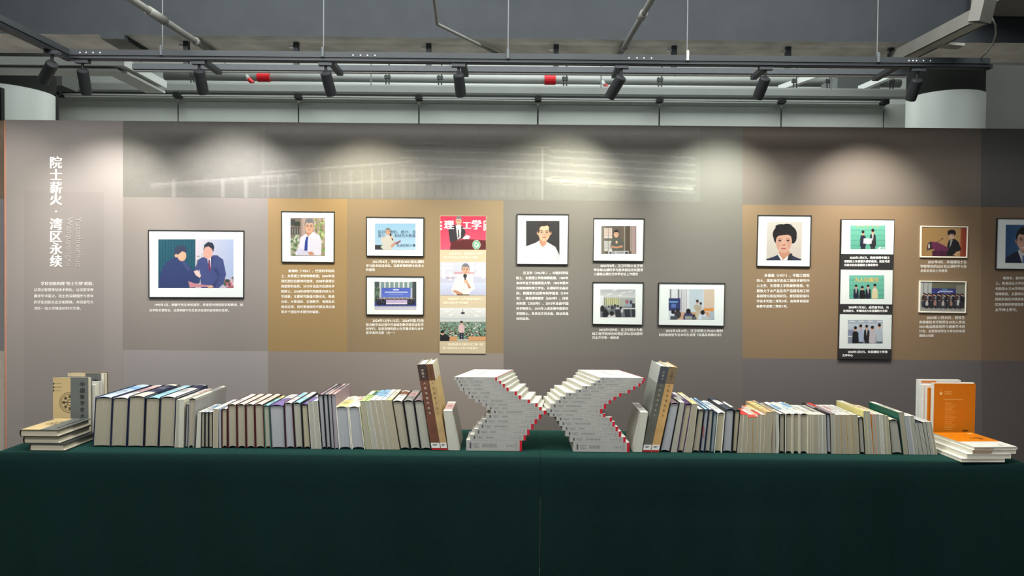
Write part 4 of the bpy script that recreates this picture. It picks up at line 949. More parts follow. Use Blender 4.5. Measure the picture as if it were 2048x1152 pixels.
# xb0,xb1, xt0,xt1, ytop, ybot, length, pages, cover, spine, alt, hard, bow
LEFT = [
 (185, 221, 190.5, 225, 793, 896.5, .31, 'b', 'navy', 'paleblue', 'blue', 1, 0), (221, 253, 225.3, 257.5, 794.4, 897, .31, 'b', 'navy', 'white', 'pink', 1, 0),
 (254, 287, 258, 290.7, 791.5, 897.3, .30, 'b', 'navy', 'ivory', 'navy', 1, 0), (288, 316.3, 291.6, 320.4, 794.4, 897.8, .30, 'b', 'black', 'cyan', 'white', 1, 0),
 (317, 348.4, 320.8, 352.4, 792.5, 897.3, .30, 'b', 'navy', 'white', 'navy', 1, 0), (349, 357, 353, 359.6, 799.5, 898.6, .27, 'g', 'cream', 'ivory', 'white', 0, 0),
 (357.3, 366.6, 360, 368.5, 799, 899, .27, 'l', 'ivory', 'cream', 'pink', 0, 0), (369.9, 375.5, 372.5, 377.3, 808.5, 897, .24, 'c', 'black', 'white', None, 1, .0),
 (376, 387, 378, 392, 795.8, 898, .31, 'b', 'grey', 'ivory', 'grey', 1, 0), (391.5, 401, 395.5, 402.3, 824, 898, .17, 'l', 'white', 'white', None, 0, 0),
 (401.6, 409, 402.6, 409.6, 824, 897.3, .17, 'b', 'black', 'white', 'blue', 1, 0), (409.6, 416.6, 410, 416.8, 824, 897.3, .17, 'g', 'black', 'paleblue', None, 1, 0),
 (417.2, 425.6, 417.2, 425.2, 824, 897.3, .17, 'b', 'black', 'white', 'grey', 1, 0), (426, 436, 426, 437, 817.5, 898.6, .21, 'b', 'cream', 'white', 'paleblue', 0, 0),
 (437.3, 443, 437.3, 442.4, 819, 898.6, .21, 'c', 'slate', 'blue', 'paleblue', 0, 0), (443.3, 455, 443, 454.6, 816.7, 898.8, .19, 'y', 'maroon', 'white', 'blue', 1, 0),
 (456, 474, 455.2, 473, 807.6, 899, .235, 'b', 'maroon', 'cream', 'white', 1, 0), (474.5, 492, 473.4, 490.8, 807.4, 899, .235, 'b', 'maroon', 'cream', 'ivory', 1, 0),
 (492.7, 510.5, 491.3, 508.6, 807.4, 899.2, .235, 'b', 'maroon', 'white', 'cream', 1, 0), (511.2, 529.6, 509, 526.4, 807.4, 899, .235, 'b', 'maroon', 'cream', 'ivory', 1, 0),
 (530.2, 542.4, 526.7, 538, 810, 899.4, .22, 'g', 'green', 'cyan', 'yellow', 1, 0), (543, 571, 538.4, 567.6, 809, 899.2, .24, 'c', 'slate', 'violet', 'white', 1, 0),
 (571.6, 590, 568, 584.6, 804.5, 898.6, .24, 'c', 'maroon', 'white', 'cyan', 1, 0), (590.6, 606.6, 585, 602, 804.2, 898.6, .25, 'g', 'black', 'cyan', 'white', 1, 0),
 (607.2, 621.8, 602.4, 615, 807.6, 899, .25, 'y', 'black', 'violet', 'paleblue', 1, 0), (622.3, 632.6, 615.2, 625, 802, 900.3, .23, 'g', 'white', 'violet', 'white', 0, 0),
 (633, 643.4, 625.4, 635.4, 802, 900.3, .23, 'g', 'white', 'paleblue', 'violet', 0, 0), (644, 653, 635.8, 646, 788.4, 899, .27, 'c', 'black', 'mauve', 'grey', 1, 0),
 (653.4, 661.8, 646.3, 654.8, 788.4, 899, .27, 'c', 'black', 'grey', 'darkgrey', 1, 0), (662.2, 669.2, 655, 662.6, 788.4, 899, .27, 'c', 'black', 'pink', 'mauve', 1, 0),
 (669.6, 677, 663, 671, 788.4, 899.2, .27, 'c', 'mauve', 'pink', 'grey', 1, 0), (678, 703.2, 671.3, 696.2, 812, 901.3, .235, 'c', 'white', 'yellow', 'cream', 1, 0),
 (703.7, 730, 696.6, 719.4, 812, 900.6, .235, 'c', 'cream', 'white', 'pink', 1, 0), (731, 743.5, 719.6, 730, 801.8, 900, .25, 'b', 'lime', 'lime', 'white', 0, 0),
 (744, 755.4, 730.3, 738.8, 801.8, 900, .25, 'g', 'white', 'lime', 'green', 0, 0), (755.7, 767, 739, 749, 800.4, 900, .25, 'b', 'white', 'white', 'blue', 0, 0),
 (767.4, 778.4, 749.2, 761.5, 800.4, 900, .26, 'b', 'white', 'white', 'blue', 0, 0), (778.8, 789.4, 761.8, 772.2, 800, 900, .26, 'b', 'cream', 'paleblue', 'white', 0, 0),
 (789.7, 799.8, 772.5, 783.2, 800.4, 900, .26, 'b', 'tan', 'yellow', 'cream', 0, 0), (800.3, 820.3, 783.6, 805.6, 800.4, 900.2, .24, 'b', 'black', 'white', 'brown', 1, 0),
 (820.8, 841.2, 806, 827, 799.8, 900.4, .24, 'g', 'black', 'grey', 'pink', 1, 0), (841.6, 862.6, 827.4, 847.4, 799.6, 900.4, .24, 'g', 'black', 'mauve', 'grey', 1, 0)]
RIGHT = [
 (1319.4, 1340, 1340.2, 1359, 804.6, 903.3, .25, 'c', 'black', 'mauve', 'grey', 1, 0), (1340.4, 1354, 1359.3, 1370.3, 805, 904.3, .26, 'g', 'darkgrey', 'white', 'purple', 0, 0),
 (1354.4, 1367, 1370.6, 1384, 806.4, 905.4, .27, 'y', 'purple', 'purple', 'white', 1, 0), (1367.3, 1383.4, 1384.3, 1396.3, 807.6, 906.2, .27, 'b', 'cream', 'yellow', 'cream', 0, .001),
 (1383.8, 1399.2, 1396.6, 1409, 817.6, 906.4, .26, 'b', 'black', 'white', 'cyan', 1, 0), (1399.6, 1408.4, 1409.3, 1418, 818, 906.6, .26, 'c', 'navy', 'cyan', 'paleblue', 1, 0),
 (1408.8, 1420.2, 1418.3, 1427, 818.2, 906.6, .26, 'g', 'navy', 'paleblue', 'blue', 1, 0), (1420.6, 1427.4, 1427.3, 1435, 825.3, 906.7, .22, 'c', 'teal', 'navy', None, 1, 0),
 (1427.8, 1443.6, 1435.3, 1450.6, 824, 907.2, .26, 'y', 'white', 'white', 'paleblue', 1, 0), (1444.2, 1463.6, 1451, 1468.6, 817.8, 907.4, .26, 'c', 'black', 'slate', 'white', 1, 0),
 (1464, 1473.8, 1469, 1481, 819.8, 908.6, .19, 'y', 'black', 'darkgrey', 'white', 1, 0), (1474, 1482.3, 1481.2, 1487.8, 829, 909, .17, 'b', 'cream', 'red', None, 0, 0),
 (1482.6, 1493, 1488, 1496.6, 829.4, 909.4, .17, 'b', 'cream', 'red', 'pink', 0, .001), (1493.3, 1504.6, 1496.8, 1506, 834, 909.8, .18, 'b', 'tan', 'red', None, 0, 0),
 (1504.9, 1512.8, 1506.2, 1515, 834, 909.8, .18, 'b', 'tan', 'red', 'white', 0, 0), (1513, 1520, 1515.2, 1522.5, 829, 909.8, .2, 'b', 'cream', 'red', 'cream', 0, 0),
 (1520.2, 1527.6, 1522.7, 1531, 829, 909.8, .2, 'b', 'cream', 'cream', 'yellow', 0, 0), (1528, 1543.4, 1531.2, 1545, 824, 910, .25, 'b', 'tan', 'tan', 'yellow', 0, -.0015),
 (1543.8, 1551, 1545.3, 1552.2, 823, 909.6, .25, 'b', 'grey', 'tan', 'grey', 0, 0), (1551.3, 1557.2, 1552.4, 1558.2, 828, 909.3, .2, 'l', 'white', 'grey', None, 0, .0015),
 (1557.5, 1569.4, 1558.5, 1569.8, 827, 909, .24, 'b', 'black', 'white', 'grey', 1, 0), (1569.8, 1585, 1570.1, 1585.2, 826.2, 909.2, .25, 'b', 'ivory', 'white', 'blue', 1, 0),
 (1585.4, 1599, 1585.5, 1598.8, 826.2, 909.2, .25, 'b', 'ivory', 'paleblue', 'white', 1, 0), (1599.3, 1616, 1599.2, 1616.3, 826.2, 909.2, .25, 'b', 'ivory', 'white', 'blue', 1, 0),
 (1616.4, 1621.3, 1616.6, 1621.2, 829, 909, .21, 'b', 'cream', 'cream', None, 0, 0), (1621.6, 1626.2, 1621.4, 1626, 829, 909, .21, 'b', 'cream', 'white', None, 0, 0),
 (1626.5, 1638.4, 1626.2, 1637, 829.2, 909, .21, 'b', 'ivory', 'cream', 'white', 0, 0), (1638.7, 1645.4, 1637.2, 1644.8, 829.2, 909, .21, 'g', 'white', 'white', 'grey', 0, 0),
 (1645.7, 1653.6, 1645, 1651.6, 829.2, 909, .21, 'g', 'white', 'ivory', None, 0, 0), (1654, 1663, 1651.9, 1660.6, 827, 909, .24, 'c', 'black', 'black', 'mauve', 1, 0),
 (1663.3, 1671.2, 1660.9, 1670.6, 827.2, 909, .24, 'g', 'cream', 'mauve', 'red', 0, 0), (1671.5, 1683.3, 1670.9, 1681.5, 829.7, 909, .22, 'b', 'tan', 'white', 'cream', 0, 0),
 (1683.6, 1696, 1681.8, 1691.8, 829.7, 909, .22, 'b', 'tan', 'white', 'pink', 0, 0), (1696.3, 1708, 1692, 1703.3, 829.8, 909, .22, 'y', 'tan', 'cream', 'white', 0, 0),
 (1708.3, 1719.4, 1703.6, 1715.4, 829.8, 909, .22, 'b', 'tan', 'ivory', 'white', 0, 0), (1719.8, 1730.6, 1715.8, 1726, 833.5, 909.2, .2, 'g', 'black', 'white', 'grey', 1, 0),
 (1731, 1739, 1726.3, 1733.2, 822.3, 909, .24, 'g', 'yellow', 'yellow', 'cream', 0, 0), (1739.3, 1747, 1733.5, 1740, 822.3, 909, .24, 'g', 'ivory', 'cream', 'yellow', 0, 0),
 (1747.3, 1754, 1742.4, 1749.6, 829, 909, .22, 'g', 'orange', 'pink', 'cream', 0, 0), (1754.3, 1763.3, 1749.9, 1758.6, 828.4, 909.2, .22, 'g', 'white', 'cream', 'orange', 0, 0),
 (1763.6, 1769, 1759, 1764, 829.5, 909.2, .22, 'l', 'white', 'white', None, 0, 0), (1769.3, 1776, 1764.3, 1770.8, 830, 909.2, .22, 'g', 'cream', 'ivory', 'yellow', 0, 0),
 (1776.3, 1783, 1771, 1776.8, 832, 909.6, .22, 'g', 'yellow', 'yellow', None, 0, 0), (1783.4, 1806, 1777, 1796, 838, 910, .22, 'g', 'black', 'cream', 'yellow', 1, 0),
 (1806.6, 1818, 1796.4, 1808, 824.7, 911, .24, 'b', 'darkgreen', 'ivory', 'white', 0, 0), (1818.4, 1829, 1808.3, 1818.4, 832, 911, .21, 'c', 'white', 'white', 'pink', 0, 0),
 (1829.3, 1837.3, 1818.7, 1828.2, 832, 911, .21, 'g', 'white', 'white', 'grey', 0, 0), (1837.6, 1847, 1828.5, 1836, 845, 911, .18, 'g', 'navy', 'navy', 'white', 0, 0),
 (1847.4, 1855, 1836.4, 1844, 846, 911, .18, 'g', 'white', 'slate', 'white', 0, 0), (1855.3, 1862, 1844.3, 1852, 843.7, 911, .18, 'g', 'black', 'white', 'blue', 0, 0),
 (1862.3, 1869, 1852.4, 1857.4, 843.7, 911, .18, 'g', 'white', 'white', None, 0, 0), (1869.3, 1875, 1857.7, 1863.3, 843.7, 911.3, .18, 'b', 'ivory', 'white', 'cream', 0, 0)]
for rows, side_, far in ((LEFT, 'left', 'left end'), (RIGHT, 'right', 'left end')):
    for i, (a, b, c, d, yt, yb, L, pg, cv, sp_, alt, hard, bow) in enumerate(rows):
        nm = 'hardback_book' if hard else 'paperback_book'
        lb = '%s with %s spine and %s cover, %s from left in %s book row' % ('hardback' if hard else 'paperback', nice(sp_), nice(cv), ordinal(i + 1), side_)
        upright(nm, lb, 'books lined up spine up in the %s row' % side_, (a, b), (c, d), yt, yb, L, pg, cv, sp_, alt, bool(hard), bow)
# ribbon marker hanging out of a navy book
pts = [P(1407, 853, YB - .001), P(1408, 862, YB - .004), P(1405.6, 869, YB - .005), P(1408.5, 876, YB - .004)]
o = obj('bookmark_ribbon', *tube(pts, .0011, 6), mat((190, 50, 60), .6)); tag(o, 'red ribbon marker hanging from a navy book in the right row', 'ribbon')
o['kind'] = 'thing'
# the two bowed paperbacks beside the stacks
upright('paperback_book', 'short white paperback leaning right of the brown and tan volumes, left book row end', 'bowed paperbacks beside the tall volumes', (896.5, 919.4), (886.3, 904.6), 821.8, 901, .21, 'l', (186, 184, 176), 'white', 'pink', False, .0)
upright('paperback_book', 'short white paperback leaning against the tall dark grey volume, right book row end', 'bowed paperbacks beside the tall volumes', (1265.6, 1284), (1281, 1296.6), 824.6, 903.3, .21, 'l', (186, 184, 176), 'white', 'grey', False, .0)

# four tall volumes standing with their printed spines forward
def tall(label, q, top, body, seam, side_c, label_c, txt, txt2, D, side, tc=(200, 180, 150)):
    TL, TR, BR, BL = [P(x, y, YB) for x, y in q]; BL.z = BR.z = TZ
    root = thing('tall_volume', ((BL.x + BR.x) / 2, YB, TZ), label, 'book', 'tall boxed volumes leaning at the row ends')
    h = (TL - BL).normalized(); w_ = (BR - BL).length; Hh = (TL - BL).length; dv = Vector((0, D, 0))
    def pt(u, v): return (BL * (1 - u) + BR * u) * (1 - v) + (TL * (1 - u) + TR * u) * v
    t = .0025
    u0 = t / w_
    # shell: spine slab with seam colours, two boards
    obj('spine', *merge([hexa([pt(0, 0), pt(1, 0), pt(1, 0) + Vector((0, t, 0)), pt(0, 0) + Vector((0, t, 0))], [pt(0, seam), pt(1, seam), pt(1, seam) + Vector((0, t, 0)), pt(0, seam) + Vector((0, t, 0))])]), mat(body, .5, .16, 18), root)
    obj('spine_band', *merge([hexa([pt(0, seam), pt(1, seam), pt(1, seam) + Vector((0, t, 0)), pt(0, seam) + Vector((0, t, 0))], [pt(0, 1), pt(1, 1), pt(1, 1) + Vector((0, t, 0)), pt(0, 1) + Vector((0, t, 0))])]), mat(top, .5, .12, 18), root)
    def board(ua, ub, va, vb): 
        a = Vector((0, t, 0)); return hexa([pt(ua, va) + a, pt(ub, va) + a, pt(ub, va) + dv, pt(ua, va) + dv], [pt(ua, vb) + a, pt(ub, vb) + a, pt(ub, vb) + dv, pt(ua, vb) + dv])
    obj('cover', *merge([board(0, u0, 0, seam), board(1 - u0, 1, 0, seam)]), mat(side_c[1], .4, .05), root)
    obj('cover_top', *merge([board(0, u0, seam, 1), board(1 - u0, 1, seam, 1)]), mat(side_c[0], .4, .05), root)
    obj('pages', *board(u0, 1 - u0, .01, .985), mat((206, 204, 188), .8, .08, 20, stretch=(20, 1, 1)), root)
    # library label
    e = Vector((0, -.0006, 0))
    def quad(ua, va, ub, vb, th=.0005): return slab([pt(ua, vb) + e, pt(ub, vb) + e, pt(ub, va) + e, pt(ua, va) + e], th)
    sl_ = obj('shelf_label', *quad(.04, .025, .96, .085), mat((214, 216, 212), .6), root)
    obj('label_stripe', *quad(.04, .003, .96, .024), mat((168, 34, 40), .6), sl_)
    obj('label_print', *merge([quad(.2, .064, .7, .070, .0002), quad(.25, .050, .6, .055, .0002)][:]), mat((60, 60, 62), .6), sl_).location.y -= .0002
    items = []; nrm = Vector((0, -.0012, 0)); up = h; n = len(txt)
    for k, ch in enumerate(txt):
        v = .78 - k * .058; c = pt(.5, v) + nrm; s = w_ * .27; rt = (pt(1, v) - pt(0, v)).normalized(); items.append((ch, c - rt * s / 2, rt, up, s))
    for k, ch in enumerate(txt2):
        v = .93 - k * .036; c = pt(.5, v) + nrm; s = w_ * .24; rt = (pt(1, v) - pt(0, v)).normalized(); items.append((ch, c - rt * s / 2, rt, up, s))
    text_free('spine_title', items, tc, root)
    return root
tall('tall leaning volume with dark brown spine and white shelf label, left book row', [(834, 729.5), (851.2, 728), (882, 900.2), (863.2, 900.6)], (66, 52, 48), (104, 68, 52), .81, ((150, 140, 132), (120, 80, 60)), None, '人民有理学家文', '中国大', .19, 1, (205, 190, 175))
tall('tall leaning volume with tan spine and brown top, left book row', [(852.3, 729), (865.2, 727.5), (895.4, 899.6), (882.2, 900.2)], (102, 70, 50), (176, 150, 104), .81, ((214, 206, 178), (206, 178, 118)), None, '人民有理学家文', '中国大', .19, 1, (80, 60, 42))
tall('tall leaning volume with dark olive grey spine, right book row', [(1321.6, 732), (1338, 734.3), (1301, 903.8), (1284.7, 903.4)], (66, 70, 76), (88, 90, 82), .80, ((172, 176, 170), (132, 138, 130)), None, '人民有理学家文', '中国大', .19, -1, (170, 170, 155))
tall('tall leaning volume with golden tan spine, right book row', [(1338.4, 733), (1355, 735), (1317.6, 904.6), (1301.4, 903.8)], (116, 100, 76), (188, 152, 98), .80, ((226, 184, 130), (214, 176, 120)), None, '人民有理学家文', '中国大', .19, -1, (70, 56, 40))

# ---- leaning stacks of grey-white series paperbacks
def spine_series(seed, flip=False):
    rr = np.random.RandomState(seed); W, H = 150, 13
    r = Ras(W, H, (166, 167, 162), 2)
    r.rect(.065, .25, .095, .78, (84, 84, 86)); 
    x = .125
    for k in range(4): r.rect(x, .3 + .25 * (k % 2), x + .012, .55 + .2 * (k % 2), (110, 110, 112), .8); x += .016
    r.rect(.165, .30, .235, .42, (120, 120, 122), .7); r.rect(.165, .58, .235, .68, (120, 120, 122), .7)
    x = .29; n = rr.randint(6, 17)
    for k in range(n):
        r.rect(x, .34, x + .012, .64, (84, 84, 88), rr.uniform(.4, .75)); r.rect(x + .003, .44, x + .010, .54, (150, 150, 150), .7); x += .0185
    r.rect(.545, .05, .548, .95, (120, 120, 120), .6)
    for x in (.72, .76, .80, .835): r.rect(x, .42, x + .014, .62, (100, 100, 104), .75)
    r.rect(.862, .04, .865, .96, (110, 110, 110), .7); r.rect(.88, .2, .891, .8, (110, 110, 112), .6); r.rect(.90, .2, .911, .8, (110, 110, 112), .6)
    r.rect(.955, 0, 1.0, 1, (186, 30, 48))
    return r.out(1.0)
def cover_series(seed, mirror=False):
    r = Ras(60, 44, (226, 228, 220), 2); s = -1 if mirror else 1
    r.rect(.0, .0, 1, 1, (226, 228, 222)); r.line(.30, .1, .30, .9, .004, (150, 152, 150), .5); r.rect(.42, .25, .47, .75, (150, 150, 148), .6); r.rect(.58, .4, .60, .66, (170, 170, 168), .6)
    r.rect(.965, 0, 1, 1, (190, 60, 70)) if not mirror else r.rect(.965, 0, 1, 1, (190, 40, 56))
    return r.out(1)
def flat_book(label, group, FL, FR, z0, z1, D, ang, seed, top):
    """book lying flat, spine towards camera between FL and FR (Vectors at foot)"""
    root = thing('series_paperback', ((FL.x + FR.x) / 2, FL.y, z0), label, 'book', group)
    dv = Vector((math.sin(ang), math.cos(ang), 0)) * D; g = .0003
    def box4(a, b, dv0, dv1, za, zb):
        return hexa([Vector((a.x, a.y, za)) + dv0, Vector((b.x, b.y, za)) + dv0, Vector((b.x, b.y, za)) + dv1, Vector((a.x, a.y, za)) + dv1], [Vector((a.x, a.y, zb)) + dv0, Vector((b.x, b.y, zb)) + dv0, Vector((b.x, b.y, zb)) + dv1, Vector((a.x, a.y, zb)) + dv1])
    t = .0009; u = (FR - FL).normalized(); n = Vector((u.y, -u.x, 0)) * -1; z0 += g
    cov = merge([box4(FL, FR, Vector(), dv, z0, z0 + t), box4(FL, FR, Vector(), dv, z1 - t, z1), box4(FL, FR, Vector(), dv * (.0012 / D), z0 + t, z1 - t)])
    cv_ = obj('cover', *cov, mat((192, 194, 186), .5, .03), root)
    obj('pages', *box4(FL + u * .0006, FR - u * .0006, dv * (.0014 / D), dv * (1 - .001 / D), z0 + t, z1 - t), mat((198, 196, 176), .8, .10, 20, stretch=(1, 1, 30)), root)
    e = Vector((0, -.0006, 0))
    q = [Vector((FL.x, FL.y, z1)) + e, Vector((FR.x, FR.y, z1)) + e, Vector((FR.x, FR.y, z0)) + e, Vector((FL.x, FL.y, z0)) + e]
    print_mesh('spine_print', q, spine_series(seed), cv_, SPM)
    if top:
        q = [Vector((FL.x, FL.y, z1 + .0004)) + dv, Vector((FR.x, FR.y, z1 + .0004)) + dv, Vector((FR.x, FR.y, z1 + .0004)), Vector((FL.x, FL.y, z1 + .0004))]
        print_mesh('cover_print', q, cover_series(seed) * .88, cv_, SPM)
def zD(y, x, D=2.88): return P(x, y, D).z
SL = [(303, 945, 925, 1005), (350, 990, 862, 925), (397, 1030, 797, 860), (443, 1075, 733, 795), (483, 1115, 680, 731), (530, 1165, 622, 676), (585, 1222, 575, 620), (537, 1172, 535, 575), (487, 1125, 492, 535),
      (405, 1037, 450, 492), (327, 933, 403, 447), (292, 887, 358, 403), (230, 790, 315, 356), (207, 748, 272, 314), (190, 703, 237, 271), (163, 657, 200, 236)]
SR = [(383, 1030, 947, 1020), (342, 987, 883, 945), (293, 935, 818, 880), (258, 898, 765, 817), (222, 862, 708, 764), (190, 830, 657, 707), (110, 753, 617, 656), (80, 718, 563, 614), (122, 762, 505, 562), (180, 817, 462, 504),
      (233, 872, 422, 461), (296, 938, 380, 421), (412, 1035, 340, 379), (487, 1097, 300, 339), (590, 1157, 265, 299), (640, 1195, 233, 264), (690, 1210, 203, 232)]
for S, ox, nm, sg in ((SL, 880, 'left', 1), (SR, 1080, 'right', -1)):
    n = len(S)
    # continuous heights: scale so that the foot stands on the cloth
    ys = [720 + s[2] / 5.759 for s in S]; yb0 = 720 + S[0][3] / 5.759; xc = ox + 630 / 5.759
    zs = [TZ] + [P(xc, y, 2.865 + (.02 if k > 8 else 0) * 0).z for k, y in enumerate(ys)]
    zs[0] = TZ
    for k, (a, b, y0, y1) in enumerate(S):
        FL = P(ox + a / 5.759, ys[k], 2.865); FR = P(ox + b / 5.759, ys[k], 2.865)
        tt = k / (n - 1.0); ang = sg * math.radians(1 + 15 * tt ** 1.3); D = .155 + .085 * max(0, tt - .35) / .65
        # spine turned a little with the cover
        pos = 'bottom' if k == 0 else 'topmost' if k == n - 1 else ordinal(k + 1) + ' from the bottom'
        flat_book('grey-white paperback with red spine tip, %s in the %s twisting stack' % (pos, nm), 'series paperbacks in the %s stack' % nm, FL, FR, zs[k], zs[k + 1], D, ang, 100 + k + (50 if nm == 'right' else 0), k == n - 1)

# ---- thick art books: standing and lying, gold and grey covers
def gold_cover(r):
    r.rect(0, 0, .50, 1, (206, 184, 136)); r.rect(.50, 0, 1, 1, (104, 110, 106)); r.vg((200, 178, 130), (212, 188, 136), 0, 1, 0, .48)
    for k in range(3): r.rect(.03, .11 + k * .06, .25, .118 + k * .06, (70, 60, 44)); r.rect(0, .10 + k * .06, .04, .13 + k * .06, (40, 36, 30))
def gold_art():
    r = Ras(70, 112, (206, 184, 136)); gold_cover(r)
    cx, cy, a = .48, .44, 70 / 112.
    for R_, t in ((.29, .05), (.24, .05), (.09, .25)):
        d = np.hypot((r.x - cx), (r.y - cy) / a); r.put((d < R_) & (d > R_ * (1 - t)) & (r.x < .5), (62, 54, 42))
    for k in range(8):
        q = k * math.pi / 4; 
        m = np.hypot(r.x - (cx + .165 * math.cos(q)), (r.y - (cy + .165 * math.sin(q) * a)) / a) < .045; r.put(m & (r.x < .5), (62, 54, 42), .8)
    r.put((np.abs(r.y - cy) < .006) & (np.abs(r.x - cx) < .24) & (r.x < .5), (62, 54, 42))
    return r.out(1.5)
def stand_face(name, label, group, xl_, xr_, yt, Y, th, cover, pages_c, art, hard=True, kind='book'):
    """book standing upright, front cover to the camera; th = thickness to the rear"""
    A = P(xl_, yt, Y); B = P(xr_, yt, Y); z1 = (A.z + B.z) / 2; root = thing(name, ((A.x + B.x) / 2, Y, TZ), label, 'book', group)
    t = .0025 if hard else .0008; i_ = .003 if hard else .0003
    return root, A.x, B.x, z1, t, i_
def standing(name, label, group, xl_, xr_, yt, Y, th, cover, pg, art=None, hard=True, spine_left=True, spine_c=None):
    root, x0, x1, z1, t, i_ = stand_face(name, label, group, xl_, xr_, yt, Y, th, cover, pg, art, hard)
    cm = mat(cover, .45, .05)
    obj('cover', *merge([boxv(x0, x1, Y, Y + t, TZ, z1), boxv(x0, x1, Y + th - t, Y + th, TZ, z1)]), cm, root)
    sx = (x0, x0 + t) if spine_left else (x1 - t, x1)
    obj('spine', *boxv(sx[0], sx[1], Y + t, Y + th - t, TZ, z1), mat(spine_c or cover, .45, .05), root)
    px_ = (x0 + t, x1 - i_) if spine_left else (x0 + i_, x1 - t)
    obj('pages', *boxv(px_[0], px_[1], Y + t, Y + th - t, TZ + i_, z1 - i_), mat(pg, .8, .08, 20, stretch=(1, 24, 1)), root)
    if art is not None:
        print_mesh('cover_print', [Vector((x0, Y - .0004, z1)), Vector((x1, Y - .0004, z1)), Vector((x1, Y - .0004, TZ + .001)), Vector((x0, Y - .0004, TZ + .001))], art, root, SPM)
    return root, (x0, x1, z1)
gg = 'books standing behind the left flat pile'
root, (x0, x1, z1) = standing('upright_book', 'gold and grey hardback with roundel emblem standing behind the left flat pile', gg, 106, 176, 755, 3.075, .030, (98, 102, 98), (214, 208, 182), gold_art(), True)
w_ = x1 - x0; H_ = z1 - TZ
text_free('cover_title', [(ch, Vector((x0 + w_ * .78, 3.0735, z1 - H_ * (.115 + k * .110))), Vector((1, 0, 0)), Vector((0, 0, 1)), w_ * .13) for k, ch in enumerate('中国数学史大系')], (44, 44, 42), root, .02)
standing('upright_book', 'white paperback seen edge-on behind the gold and grey hardback', gg, 118, 189.5, 769.5, 3.112, .020, (206, 206, 196), (222, 220, 204), None, False)
standing('upright_book', 'slim white book, second behind the gold and grey hardback', gg, 124, 194.5, 766, 3.138, .018, (214, 214, 206), (216, 214, 196), None, False)
standing('upright_book', 'slim grey book between the slim white book and the rear hardback', gg, 128, 200, 763.5, 3.162, .020, (150, 156, 158), (206, 206, 194), None, False)
root, (x0, x1, z1) = standing('upright_book', 'rearmost gold and grey hardback standing behind the left flat pile', gg, 135.5, 208.5, 746, 3.195, .030, (110, 96, 80), (214, 208, 182), None, True)
r = Ras(60, 96, (200, 186, 156)); r.rect(0, 0, .48, 1, (200, 184, 150)); r.rect(.48, 0, .91, 1, (96, 100, 98)); r.rect(.91, 0, 1, 1, (220, 216, 196))
print_mesh('cover_print', [Vector((x0, 3.1946, z1)), Vector((x1, 3.1946, z1)), Vector((x1, 3.1946, TZ + .001)), Vector((x0, 3.1946, TZ + .001))], r.out(1), root, SPM)
text_free('cover_title', [('中', Vector((x0 + (x1 - x0) * .70, 3.1934, z1 - .036)), Vector((1, 0, 0)), Vector((0, 0, 1)), .020)], (40, 40, 40), root, .02)
def flat_hard(name, label, group, xa, xb, y0, y1, Y, D, z0, z1, cover, pg, spine='left', art=None, t=.0022, dx=0.0, topc=None, rnd=True, hard=True):
    A, B = P(xa, y1, Y), P(xb, y1, Y); root = thing(name, ((A.x + B.x) / 2, Y, z0), label, 'book', group)
    x0, x1 = A.x, B.x; z0 += .0004
    cm = mat(cover, .45, .05); zm = (z0 + z1) / 2; hh = (z1 - z0) / 2
    obj('cover', *merge([boxv(x0, x1, Y, Y + D, z0, z0 + t), boxv(x0, x1, Y, Y + D, z1 - t, z1)]), cm, root)
    V = []; Fc = []; n = 8; s = -1 if spine == 'left' else 1; xs = x0 if spine == 'left' else x1
    for yy_ in (Y, Y + D):
        for rr_ in (1.0, .86):
            for k in range(n + 1):
                q = -math.pi / 2 + math.pi * k / n
                V.append((xs + s * math.cos(q) * hh * (.45 if rnd else .08) * rr_, yy_, zm + math.sin(q) * hh * (1 if rr_ == 1 else (1 - t / hh))))
    m = n + 1
    for k in range(n):
        Fc += [(k, k + 1, m + k + 1, m + k), (2 * m + k, 3 * m + k, 3 * m + k + 1, 2 * m + k + 1), (k, 2 * m + k, 2 * m + k + 1, k + 1), (m + k, m + k + 1, 3 * m + k + 1, 3 * m + k)]
    obj('spine', V, Fc, cm, root)
    # pages with hollow fore edge
    ins = .004 if hard else .001; V = []; Fc = []; n = 6; xf = (x1 - ins) if spine == 'left' else (x0 + ins); xsn = x0 if spine == 'left' else x1
    for yy_ in (Y + ins, Y + D - ins):
        for k in range(n + 1):
            z = z0 + t + (z1 - z0 - 2 * t) * k / n; c = 1 - (2 * k / n - 1) ** 2
            V += [(xsn + s * .002 * (c + .2), yy_, z), (xf + s * (.005 if rnd else 0.0) * c, yy_, z)]
    m = (n + 1) * 2
    for k in range(n):
        a = 2 * k; Fc += [(a, a + 1, a + 3, a + 2), (a + m, a + m + 2, a + m + 3, a + m + 1), (a, a + 2, a + 2 + m, a + m), (a + 1, a + 1 + m, a + 3 + m, a + 3)]
    Fc += [(0, m, m + 1, 1), (2 * n, 2 * n + 1, 2 * n + 1 + m, 2 * n + m)]
    obj('pages', V, Fc, mat(pg, .8, .08, 20, stretch=(1, 1, 30)), root)
    if art is not None:
        print_mesh('cover_print', [Vector((x0, Y + D, z1 + .0004)), Vector((x1, Y + D, z1 + .0004)), Vector((x1, Y, z1 + .0004)), Vector((x0, Y, z1 + .0004))], art, root, SPM)
    return root, x0, x1
gl = 'hardbacks in the left flat pile'
zq = [TZ, TZ + .027, TZ + .0545, TZ + .0815]
pgc = (206, 200, 176)
flat_hard('flat_hardback', 'dark covered hardback at the bottom of the left flat pile', gl, 61, 130, 890, 905, 2.795, .215, zq[0], zq[1], (52, 54, 54), pgc)
flat_hard('flat_hardback', 'dark covered hardback in the middle of the left flat pile', gl, 49, 119.5, 876, 889, 2.798, .215, zq[1], zq[2], (52, 54, 54), pgc)
ga = gold_art()
